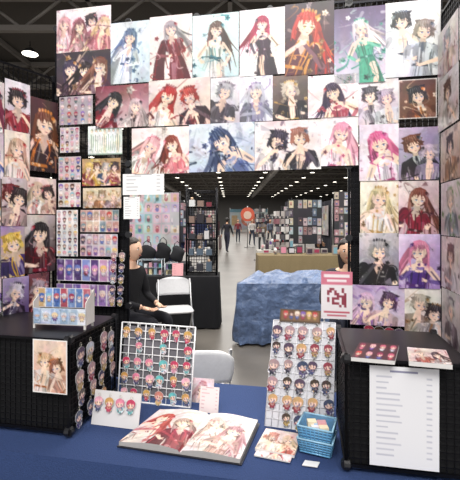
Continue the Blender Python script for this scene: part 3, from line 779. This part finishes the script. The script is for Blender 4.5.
# ------------------------------------------------------------------ people
def skinmesh(pts,edges,rad):
    me=bpy.data.meshes.new('tmp'); me.from_pydata([tuple(p) for p in pts],edges,[])
    o=bpy.data.objects.new('tmp',me); bpy.context.collection.objects.link(o)
    m=o.modifiers.new('s','SKIN'); m.use_smooth_shade=True
    sv=me.skin_vertices[0].data
    for i,r_ in enumerate(rad):
        sv[i].radius=(r_ if isinstance(r_,tuple) else (r_,r_)); sv[i].use_root=(i==0)
    ss=o.modifiers.new('u','SUBSURF'); ss.levels=2; ss.render_levels=2
    dg=bpy.context.evaluated_depsgraph_get(); dg.update()
    ev=o.evaluated_get(dg); m2=ev.to_mesh()
    V=[v.co.copy() for v in m2.vertices]; Fc=[tuple(p.vertices) for p in m2.polygons]
    ev.to_mesh_clear(); bpy.data.objects.remove(o); return V,Fc
def person(name,x,y,rot,pose,top,bottom,hair,skin='d8a888',shoe='28282c',longhair=False,sc=1.0,z0=0,seatz=.46):
    c,s=math.cos(rot),math.sin(rot)
    W_=lambda p: Vector((x+sc*(p[0]*c-p[1]*s), y+sc*(p[0]*s+p[1]*c), z0+sc*p[2]))
    J={}
    if pose=='sit':
        h=seatz+.1
        J.update(pel=(0,0,h),bel=(0,-.01,h+.18),che=(0,-.03,h+.36),nec=(0,-.05,h+.52),hed=(0,-.07,h+.60))
        for sd,n in ((-1,'L'),(1,'R')):
            J['sh'+n]=(sd*.17,-.04,h+.45); J['el'+n]=(sd*.23,-.08,h+.19); J['wr'+n]=(sd*.12,-.3,h+.13)
            J['hi'+n]=(sd*.09,-.02,h-.01); J['kn'+n]=(sd*.12,-.44,h+.0); J['an'+n]=(sd*.12,-.42,.09); J['to'+n]=(sd*.13,-.58,.04)
    else:
        st=.0 if pose=='stand' else .22
        J.update(pel=(0,0,.95),bel=(0,0,1.1),che=(0,-.01,1.28),nec=(0,-.01,1.46),hed=(0,-.02,1.54))
        for sd,n in ((-1,'L'),(1,'R')):
            k=sd*st
            J['sh'+n]=(sd*.17,0,1.40); J['el'+n]=(sd*.23,.03+k*.4,1.13); J['wr'+n]=(sd*.23,-.06+k*.9,.9)
            J['hi'+n]=(sd*.09,0,.92); J['kn'+n]=(sd*.1,-.04-k*.6,.5); J['an'+n]=(sd*.1,.03-k*1.1,.09+max(0,-k)*.2); J['to'+n]=(sd*.11,-.12-k*1.1,.04+max(0,-k)*.05)
    names=list(J); ix={n:i for i,n in enumerate(names)}
    rad=dict(pel=(.15,.11),bel=(.13,.095),che=(.16,.11),nec=.055,hed=.05,sh=.07,el=.045,wr=.03,hi=.095,kn=.062,an=.042,to=.035)
    E=[('pel','bel'),('bel','che'),('che','nec'),('nec','hed')]
    for n in 'LR': E+=[('che','sh'+n),('sh'+n,'el'+n),('el'+n,'wr'+n),('pel','hi'+n),('hi'+n,'kn'+n),('kn'+n,'an'+n),('an'+n,'to'+n)]
    V,Fc=skinmesh([J[n] for n in names],[(ix[a],ix[b]) for a,b in E],[rad.get(n,rad.get(n[:2])) for n in names])
    mb=MB()
    def near(p):
        best=None
        for a,b in E:
            A=Vector(J[a]);Bv=Vector(J[b]);d=Bv-A;t=max(0,min(1,(p-A).dot(d)/d.dot(d)));q=(p-A-d*t).length-(.05 if a in('pel','bel','che') else 0)
            if best is None or q<best[0]: best=(q,a,b,t)
        return best
    groups={}
    for f in Fc:
        p=sum((V[i] for i in f),Vector())/len(f); _,a,b,t=near(p)
        if b=='hed' or (a=='che' and b=='nec' and t>.9): k=('skin',skin)
        elif a[:2]=='an': k=('plastic',shoe)
        elif a[:2] in('hi','kn') or b[:2]=='hi' or (a=='pel' and t<.4): k=('fabric',bottom)
        elif a[:2]=='el' and t>.9: k=('skin',skin)
        else: k=('fabric',top)
        groups.setdefault(k,[]).append(f)
    for (m_,cl),fs in groups.items():
        used=sorted({i for f in fs for i in f}); mp={a:b for b,a in enumerate(used)}
        mb.add([W_(V[i]) for i in used],[tuple(mp[i] for i in f) for f in fs],m_,cl,True)
    hc=Vector(J['hed'])+Vector((0,-.015,.09))
    def hf(p):
        q=p.copy()
        if q.z<0: k=1+q.z*2.2; q.x*=k; q.y=q.y*(1+q.z*1.0)
        if q.y<-.06 and abs(q.x)<.02 and -.045<q.z<.02: q.y-=.018
        return q
    FR=lambda a,b,z: W_((a,b,z))
    mb.ball(hc,.076,.095,.118,'skin',skin,FR,20,16,hf)
    for sd in (-1,1):
        mb.ball(hc+Vector((sd*.078,.005,-.005)),.012,.022,.03,'skin',sh(skin,.92),FR,8,6)
        mb.ball(hc+Vector((sd*.03,-.083,.008)),.013,.008,.008,'gloss','f4f4f4',FR,8,6); mb.ball(hc+Vector((sd*.03,-.089,.008)),.006,.004,.007,'gloss','281c18',FR,8,6)
        mb.ball(hc+Vector((sd*.03,-.088,.026)),.017,.005,.004,'hair',hair,FR,8,4)
    mb.ball(hc+Vector((0,-.09,-.012)),.011,.02,.016,'skin',skin,FR,8,6)
    mb.ball(hc+Vector((0,-.083,-.055)),.022,.007,.006,'skin','a85850',FR,8,4)
    def hairf(p):
        q=p.copy()
        if q.y<-.02 and q.z<.045: q.y=-.02+(q.y+.02)*.15
        if q.z<-.02: q.z*= (1.0 if not longhair else 2.6)
        return q
    mb.ball(hc+Vector((0,.018,.022)),.088,.1,.116,'hair',hair,FR,20,14,hairf)
    for n,sd in (('L',-1),('R',1)):
        w_=Vector(J['wr'+n]); d=(w_-Vector(J['el'+n])).normalized(); sdv=Vector((0,1,0)) if pose!='sit' else Vector((1,0,0))
        sdv=(sdv-d*sdv.dot(d)).normalized(); pn=d.cross(sdv)
        V2=[]
        for k,(t,hw,th) in enumerate(((0,.022,.017),(.04,.036,.014),(.085,.04,.011))):
            for m_ in range(8):
                an=2*math.pi*m_/8; V2.append(W_(w_+d*t+sdv*hw*math.cos(an)+pn*th*math.sin(an)))
        Fq=[(l*8+m_,l*8+(m_+1)%8,(l+1)*8+(m_+1)%8,(l+1)*8+m_) for l in range(2) for m_ in range(8)]+[tuple(range(7,-1,-1)),tuple(range(16,24))]
        mb.add(V2,Fq,'skin',skin,True)
        for k,L_ in enumerate((.065,.078,.072,.055)):
            b0=w_+d*.082+sdv*(-.028+.019*k); b1=b0+d*L_*.5+pn*.006; b2=b1+d*L_*.4+pn*.02
            mb.tube([W_(b0),W_(b1),W_(b2)],.009*sc,'skin',skin,6,r2=.0065*sc)
        b0=w_+d*.03-sdv*.028; b1=b0+d*.03-sdv*.022+pn*.01; mb.tube([W_(b0),W_(b1),W_(b1+d*.028+pn*.01)],.011*sc,'skin',skin,6,r2=.008*sc)
    return mb.finish(name)
def px2x(px,Y): return (px-230)/F*Y
chair('folding_chair',-1.08,4.2,math.pi/2+.05,'50505a')
person('seated_vendor',-1.08,4.2,math.pi/2-.45,'sit','17171c','1a1a22','2c2018','e8bca0')
chair('folding_chair',1.16,4.0,-.2,'50505a')
person('seated_vendor',1.16,4.0,-.2,'sit','34343c','2c3040','2a2020','e0b498',longhair=True)
for px,Y,rt,ps,tp,bt,hr in ((262,21,3.3,'walk','9c8468','54585c','402c20'),(252,26,.2,'walk','c8c4c0','2c3444','2c2020'),(227,20,2.8,'walk','2c2c34','303040','1c1818'),
        (238,30,.1,'stand','783038','282c38','3c2c20'),(270,28,.2,'walk','606878','3c3c44','281c18'),
        (318,12.6,1.0,'stand','d8d4d0','34343c','302420')):
    person('visitor',px2x(px,Y),Y,rt,ps,tp,bt,hr,longhair=R(0,1)<.5)

# ------------------------------------------------------------------ background furniture
W3=lambda a,b,z: Vector((a,b,z))
def FT(a,b,z): return Vector((.09+a+b*.28,5.0+b,z))
mb=MB(); drape(mb,FT,0,1.45,0,.8,.77,.03,.03,'64789c','tarp',lump=.075,seed=5,hem=.03)
mb.box(.04,1.41,.05,.75,.70,.745,'plastic','c0bcb4',FT)
for x_ in (.1,1.35):
    for y_ in (.1,.65): mb.tube([FT(x_,y_,0),FT(x_,y_,.71)],.014,'metal','606060')
mb.finish('tarp_covered_table')
def clothtable(name,x0,x1,y0,y1,col,seed,z=.75):
    mb=MB(); drape(mb,W3,x0,x1,y0,y1,z,.02,.014,col,'fabric',seed=seed)
    mb.box(x0+.03,x1-.03,y0+.03,y1-.03,z-.04,z-.008,'plastic','c0bcb4')
    for x_ in (x0+.1,x1-.1):
        for y_ in (y0+.1,y1-.1): mb.tube([(x_,y_,0),(x_,y_,z-.03)],.014,'metal','606060')
    return mb.finish(name)
clothtable('cloth_covered_table',.62,2.6,8.8,9.6,'8c7c5c',2,z=.80)
clothtable('cloth_covered_table',.75,1.9,11.0,11.6,'c8c4bc',12)
clothtable('cloth_covered_table',1.1,2.2,13.4,14.0,'d0ccc8',13)
clothtable('cloth_covered_table',-1.75,-.16,5.75,6.35,'18181c',4)
MUT=['c8c4c0','b0a8a4','8c8480','504c50','2c2c30','a09490','d8d4d0','6c6870']
def goods(name,x0,x1,y0,y1,z,n,hmax=.3):
    mb=MB()
    for i in range(n):
        x_=x0+(x1-x0)*(i+.5)/n; y_=R(y0,y1); w_=(x1-x0)/n*.36; h_=R(.08,hmax); k=R(0,1)
        if k<.6:
            mb.box(x_-w_,x_+w_,y_-.05,y_+.05,z,z+h_,'paper',random.choice(MUT+['a86868','586c8c']))
            mb.box(x_-w_*.8,x_+w_*.8,y_-.055,y_-.05,z+.02,z+h_*.8,'art',random.choice(HAIRS))
        else:
            mb.tube([(x_,y_,z),(x_,y_,z+h_*.8)],.012,'metal','b0b0b0',6); mb.ball((x_,y_,z+h_*.8),.04,.04,.05,'plastic',random.choice(['e8c8a8','d8a8ac','f0f0f0','6c7ca0']),nu=10,nv=7); mb.tube([(x_,y_,z),(x_,y_,z+.012)],.04,'plastic','303030',10)
    return mb.finish(name)
goods('merchandise_boxes',.75,2.5,9.1,9.4,.807,9,.2); goods('merchandise_boxes',.85,1.8,11.2,11.4,.757,7,.4); goods('merchandise_boxes',1.2,2.1,13.6,13.8,.757,7,.5)
# black wire shelf rack
mb=MB(); x0,x1,y0,y1=-.64,-.2,5.9,6.22
for x_ in (x0,x1):
    for y_ in (y0,y1): mb.tube([(x_,y_,.757),(x_,y_,2.05)],.014,'metal',BLK)
for j in range(6):
    z=.80+j*.24
    for y_ in (y0,y1): mb.tube([(x0,y_,z),(x1,y_,z)],.010,'metal',BLK,6)
    for x_ in (x0,x1): mb.tube([(x_,y0,z),(x_,y1,z)],.010,'metal',BLK,6)
    for i in range(15): mb.tube([(x0+(x1-x0)*i/14,y0,z),(x0+(x1-x0)*i/14,y1,z)],.003,'metal',BLK,4)
    if j<5:
        x_=x0+.03
        while x_<x1-.09:
            w_=R(.05,.1); h_=R(.06,.15); mb.box(x_,x_+w_,y0+.06,y1-.1,z+.006,z+h_,'paper',random.choice(['d8d4d4','8c7468','2c2c38','7c2838','586878','28242c','c0b8a0','e0e0e0','34343c']))
            if R(0,1)<.4: mb.ball((x_+w_/2,y0+.09,z+h_+.02),.022,.022,.022,'plastic',random.choice(['d8b898','c07880','e0e0e0','5c6c90']))
            x_+=w_+R(.02,.05)
for i in range(12): mb.tube([(x0+(x1-x0)*i/11,y1+.012,.76),(x0+(x1-x0)*i/11,y1+.012,2.03)],.004,'metal',BLK,4)
for i in range(30): mb.tube([(x0,y1+.012,.78+.043*i),(x1,y1+.012,.78+.043*i)],.004,'metal',BLK,4)
mb.finish('wire_shelf_rack')
mb=MB()
for (xa,xb,za,zb,cl) in ((-1.35,-1.0,.76,.98,'c8d4dc'),(-.95,-.8,.76,.93,'dce0e4')):
    for x_ in (xa,xb):
        for y_ in (5.85,6.1): mb.tube([(x_,y_,za),(x_,y_,zb)],.005,'plastic','e8ecf0',5)
    for z in (za+.005,(za+zb)/2,zb):
        mb.box(xa,xb,5.85,6.1,z-.003,z+.003,'acrylic',cl)
        if z<zb:
            for i in range(5): x_=xa+.03+(xb-xa-.06)*i/4; mb.box(x_-.02,x_+.02,5.9,5.96,z+.004,z+R(.05,.09),'gloss',random.choice(['e8a8b0','a8c8d8','f0e0b0','f4f4f4','9c88b8','58a0a0']))
mb.finish('acrylic_display_case')
mb=MB(); mb.canvas(Vector((-.84,5.83,.94)),Vector((-.68,5.83,.94)),Vector((-.84,5.79,.762)),textsheet(24,1.1,5,bg='e8a8ac',col='a04858'),back=.004); mb.tube([(-.76,5.835,.9),(-.76,5.9,.762)],.004,'plastic','e0e0e0',5); mb.finish('pink_sign_card')
mb=MB()
for i,(x_,w_,h_) in enumerate(((-1.72,.14,.3),(-1.45,.15,.26),(-1.17,.13,.3),(-.92,.12,.25))):
    def bf(p,w_=w_): 
        q=p.copy(); q.z=q.z if q.z>0 else q.z*.9; q.x*=1+.25*(-q.z/.2 if q.z<0 else 0); q.x+=.02*math.sin(q.z*30); return q
    mb.ball((x_,7.0,.85+h_*.5),w_,.09,h_*.62,'fabric',random.choice(['1c1c20','242428','2c2c30']),nu=18,nv=12,fn=bf)
    mb.tube([(x_-w_*.5,7.0,.85+h_*.9),(x_-w_*.4,7.0,.85+h_*1.25),(x_,7.0,.85+h_*1.4),(x_+w_*.4,7.0,.85+h_*1.25),(x_+w_*.5,7.0,.85+h_*.9)],.008,'fabric','1c1c20',6)
mb.finish('black_tote_bags')
clothtable('cloth_covered_table',-1.95,-.7,6.75,7.3,'2c2c32',9,z=.83)

def collage(W,asp,nx,ny,bg='26262c',dens=.92,pal=None):
    c=Cv(W,asp,bg,ss=1); dx=1/nx; dy=asp/ny
    for j in range(ny):
        for i in range(nx):
            if R(0,1)>dens: continue
            b=random.choice(pal or ['d8d0cc','c0b0b4','a8b4bc','94807c','8c7470','c8bca0','5c6478','a09898','a88088','403840','504450'])
            x0,y0,x1,y1=i*dx+R(.0,.15)*dx,j*dy+R(.0,.15)*dy,(i+1)*dx-R(.0,.15)*dx,(j+1)*dy-R(.0,.15)*dy
            c.rect(x0,y0,x1,y1,b)
            s=min(dx,dy)*.36; x=(i+.5)*dx; y=(j+.36)*dy
            c.ell(x,y+s*.9,s*.55,s*.7,random.choice(OUTF),0,.7); c.ell(x,y,s*.5,s*.5,random.choice(HAIRS),0,.7); c.ell(x,y+.1*s,s*.3,s*.32,'d8b8a8')
    c.paint(80,.3)
    return c.get()
def panelwall(name,x0,y0,x1,y1,z0,z1,nx,ny,W=70,**kw):
    mb=MB(); a=Vector((x0,y0,0)); b=Vector((x1,y1,0)); r=(b-a).normalized(); nrm=Vector((r.y,-r.x,0))
    Lr=(b-a).length
    mb.canvas(Vector((x0,y0,z1))+nrm*.02,Vector((x1,y1,z1))+nrm*.02,Vector((x0,y0,z0))+nrm*.02,collage(W,(z1-z0)/Lr,nx,ny,**kw))
    P=[a-nrm*.01,b-nrm*.01,b+nrm*.01,a+nrm*.01]
    mb.boxf([p+Vector((0,0,z0)) for p in P]+[p+Vector((0,0,z1)) for p in P],'matte','1c1c20')
    for t in (0,.5,1):
        p=a.lerp(b,t)-nrm*.03; mb.tube([(p.x,p.y,0),(p.x,p.y,z1+.03)],.018,'metal','303034')
        mb.tube([(p.x-nrm.x*.25,p.y-nrm.y*.25,.015),(p.x+nrm.x*.25,p.y+nrm.y*.25,.015)],.015,'metal','303034',6)
    for z in (z0,z1): mb.tube([a-nrm*.03+Vector((0,0,z)),b-nrm*.03+Vector((0,0,z))],.012,'metal','303034',6)
    return mb.finish(name)
panelwall('merchandise_display_panel',-2.6,8.1,-1.0,7.9,.9,2.12,9,6,W=110,pal=['d8c0c8','b8d0d0','d8d4c4','a8c4d0','d8b0bc','c0b4d0','90b8b0'],bg='c0c0c4')
panelwall('merchandise_display_panel',1.75,11.9,2.7,11.8,.9,2.2,7,5,W=90,bg='202026',dens=.7)
panelwall('merchandise_display_panel',3.0,11.5,4.2,11.2,.7,2.4,9,8,W=90,dens=.8)
for (x_,Y,h) in ((1.35,10.4,1.95),(1.95,12.6,2.3),(1.2,16,2.2)):
    mb=MB(); mb.tube([(x_,Y,.02),(x_,Y,h)],.02,'metal',BLK); 
    for k in range(4): mb.tube([(x_,Y,.02),(x_+.25*math.cos(k*1.57),Y+.25*math.sin(k*1.57),.02)],.015,'metal',BLK,6)
    for j in range(6):
        z=h-.12-j*.2
        for k in range(8):
            an=k*math.pi/4; p=Vector((x_+.17*math.cos(an),Y+.17*math.sin(an),z)); mb.tube([(x_,Y,z),p],.006,'metal',BLK,4)
            mb.box(p.x-.045,p.x+.045,p.y-.01,p.y+.01,z-.14,z-.01,'art',random.choice(MUT+['34343c','8c5c64']))
    mb.finish('spinner_display_rack')

# receding vendor booths
def vbooth(x,y,w,face,cl,tc):
    mb=MB(); sx=face
    xb=x-sx*1.3
    for yy_ in (y,y+w): mb.tube([(xb,yy_,0),(xb,yy_,2.45)],.025,'metal','a0a0a0',6)
    n=30; V=[]
    for z in (.03,2.4):
        for i in range(n+1): V.append((xb+.03*math.sin(i*1.9),y+w*i/n,z))
    mb.add(V,[(i,i+1,n+2+i,n+1+i) for i in range(n)],'fabric',cl)
    V=[]
    for z in (.03,1.6):
        for i in range(n+1): V.append((xb+sx*1.2*i/n,y+w-.03+.02*math.sin(i*1.9),z))
    mb.add(V,[(i,i+1,n+2+i,n+1+i) for i in range(n)],'fabric',sh(cl,.9))
    h=R(1.6,2.5)
    xa,xc=(xb+.1,x-R(.1,.6)) if sx>0 else (x+R(.1,.6),xb-.1)
    mb.canvas(Vector((xa,y+w-.12,h)),Vector((xc,y+w-.12,h)),Vector((xa,y+w-.12,.9)),collage(44,(h-.9)/(xc-xa),6,5,bg='a8a4a0' if R(0,1)<.5 else '2c2c34',dens=.6))
    mb.box(xa,xc,y+w-.11,y+w-.09,.88,h+.02,'matte','28282c')
    a,b=(y+.3,y+w-.3)
    ya=collage(50,.6,8,4,bg='a8a4a0',dens=.6)
    p0,p1=(Vector((xb+sx*.08,a,2.2)),Vector((xb+sx*.08,b,2.2)))
    if sx>0: mb.canvas(p0,p1,Vector((p0.x,p0.y,1.0)),ya)
    else: mb.canvas(p1,p0,Vector((p1.x,p1.y,1.0)),ya)
    t0,t1=sorted((x-sx*.0,x-sx*.7))
    drape(mb,W3,t0,t1,y+.2,y+w-.5,.76,.02,.012,tc,'fabric',seed=int(y*3)%50)
    for i in range(12):
        yy_=y+.35+(w-1)*i/11; xx_=R(t0+.12,t1-.12); hh=R(.06,.5)
        mb.box(xx_-.06,xx_+.06,yy_-.07,yy_+.07,.765,.765+hh,'paper',random.choice(MUT+['a88088','7c88a0']))
    return mb.finish(name='vendor_booth')
cols=['2c3458','3a3a40','b0aca8','4c3438','344450','989490','303038']
tcs=['dcd8d4','202024','d8d4cc','6c5c5c','d4d0c8','5c6474']
yy=10.; i=0
while yy<26:
    vbooth(-.75+.01*yy,yy,2.9,1,cols[i%7],tcs[i%6]); yy+=3.3+.05*yy; i+=1
while yy<62:
    vbooth(-1.6,yy,2.9,1,cols[i%7],tcs[i%6]); yy+=3.1+.05*yy; i+=1
yy=15.5
while yy<62:
    if not 25<yy<30: vbooth(2.2+.03*yy,yy,2.9,-1,cols[(i+2)%7],tcs[(i+1)%6])
    yy+=3.3+.05*yy; i+=1
mb=MB(); c=Cv(90,.62,'b0b8bc'); c.rect(0,0,1,.1,'5c8c98'); c.ell(.5,.33,.2,.2,'c87858'); c.ell(.5,.35,.12,.1,'e0d0c4'); c.rect(.05,.2,.2,.5,'b89870'); c.rect(.8,.2,.95,.5,'7898a0'); c.paint(80,.2)
Y=64.
mb.canvas(Vector((0,Y,3.6)),Vector((6,Y,3.6)),Vector((0,Y,.4)),c.get(),back=.03)
for x_ in (0,6): mb.tube([(x_,Y+.1,0),(x_,Y+.1,3.8)],.06,'metal','b0b0b0'); mb.tube([(x_,Y-.6,.03),(x_,Y+.6,.03)],.03,'metal','b0b0b0',6)
mb.finish('exhibit_banner')
# round orange sign on a pole stand
mb=MB(); X,Y=1.05,24.; 
mb.tube([(X,Y,.02),(X,Y,2.5)],.03,'metal','b0b0b0'); mb.tube([(X,Y-.03,2.0),(X,Y+.03,2.0)],.42,'plastic','c8553a',28,sm=False); mb.tube([(X,Y-.045,1.95),(X,Y-.03,1.95)],.24,'plastic','d8b8a4',20,sm=False)
for k in range(3): mb.tube([(X,Y,.04),(X+.35*math.cos(k*2.09),Y+.35*math.sin(k*2.09),.02)],.02,'metal','b0b0b0',6)
mb.finish('round_exhibit_sign')

# ------------------------------------------------------------------ hall shell
mb=MB(); mb.box(-32,32,-8,105,-.1,0,'floor','6e6963'); mb.finish('floor')
mb=MB(); mb.box(-32,32,-1,105,9.6,9.8,'matte','5e5a56'); mb.finish('ceiling')
mb=MB(); mb.box(-32,32,105,105.2,0,9.6,'matte','6c6a68'); mb.finish('wall_back')
mb=MB(); mb.box(-32.2,-32,-8,105,0,9.6,'matte','6c6a6a'); mb.finish('wall_left')
mb=MB(); mb.box(32,32.2,-8,105,0,9.6,'matte','6c6a6a'); mb.finish('wall_right')
mb=MB()
for Y in np.arange(8,104,6.0):
    for z in (8.3,9.4): mb.box(-32,32,Y-.1,Y+.1,z-.1,z+.1,'plastic','98928c')
    n=44
    for i in range(n):
        a=-32+64*i/n; b=-32+64*(i+1)/n
        mb.tube([(a,Y,8.3 if i%2 else 9.4),(b,Y,9.4 if i%2 else 8.3)],.06,'plastic','98928c',5)
for X in np.arange(-30,31,5): mb.box(X-.08,X+.08,4,104,9.3,9.5,'plastic','8c8884')
mb.finish('roof_truss')
mb=MB()
for X in (-11,5.5,): mb.tube([(X,4,7.9),(X,104,7.9)],.42,'plastic','a8a4a0',14)
for Y in np.arange(6,104,4): 
    for X in (-11,5.5): mb.tube([(X,Y,7.9),(X,Y+.1,7.9)],.45,'plastic','808080',14)
mb.finish('ventilation_duct')
mb=MB()
for Y in np.arange(9,103,6.0):
    for X in np.arange(-25.5,27,6.0):
        mb.tube([(X,Y,8.3),(X,Y,8.0)],.02,'metal','404040',5)
        mb.tube([(X,Y,8.05),(X,Y,7.85)],.12,'metal','505050',12,r2=.3); mb.tube([(X,Y,7.86),(X,Y,7.83)],.28,'emit','fff6e6',12)
mb.finish('high_bay_lamps')

# ------------------------------------------------------------------ lights
def area(loc,target,size,size_y,power,col=(1,.965,.92)):
    l=bpy.data.lights.new('hall_and_fill_light','AREA'); l.shape='RECTANGLE'; l.size=size; l.size_y=size_y; l.energy=power; l.color=col
    o=bpy.data.objects.new('hall_and_fill_light',l); bpy.context.collection.objects.link(o); o.location=loc
    o.rotation_euler=(Vector(target)-Vector(loc)).to_track_quat('-Z','Y').to_euler()
area((-.6,-2.2,5.2),(0,1.6,1.5),3.5,2.0,270)  # added key from front and above, brightens the prints; no fixture modelled there
area((1.2,.2,4.2),(0,1.7,.8),1.6,1.2,28)
area((0,3.6,5.5),(0,3.4,0),2.5,1.5,150)  # added fill behind the arch, lifts the shaded chair, vendors and tarp table
area((0,7,7.5),(0,7,0),10,6,850)
area((0,22,7.6),(0,22,0),16,16,2500)
area((0,45,7.6),(0,45,0),24,22,3800)
area((0,80,7.6),(0,80,0),30,30,5000)
w=bpy.data.worlds.new('World'); bpy.context.scene.world=w; w.use_nodes=True
w.node_tree.nodes['Background'].inputs[0].default_value=(.98,.97,.98,1); w.node_tree.nodes['Background'].inputs[1].default_value=.8
bpy.context.scene.view_settings.view_transform='Standard'

cam=bpy.data.cameras.new('Camera'); co=bpy.data.objects.new('Camera',cam); bpy.context.collection.objects.link(co)
co.location=(0,0,H0); co.rotation_euler=(math.radians(90),0,0)
cam.sensor_width=36; cam.lens=F*36/480; cam.shift_y=-(240-HY)/480; cam.clip_start=.05; cam.clip_end=300
bpy.context.scene.camera=co
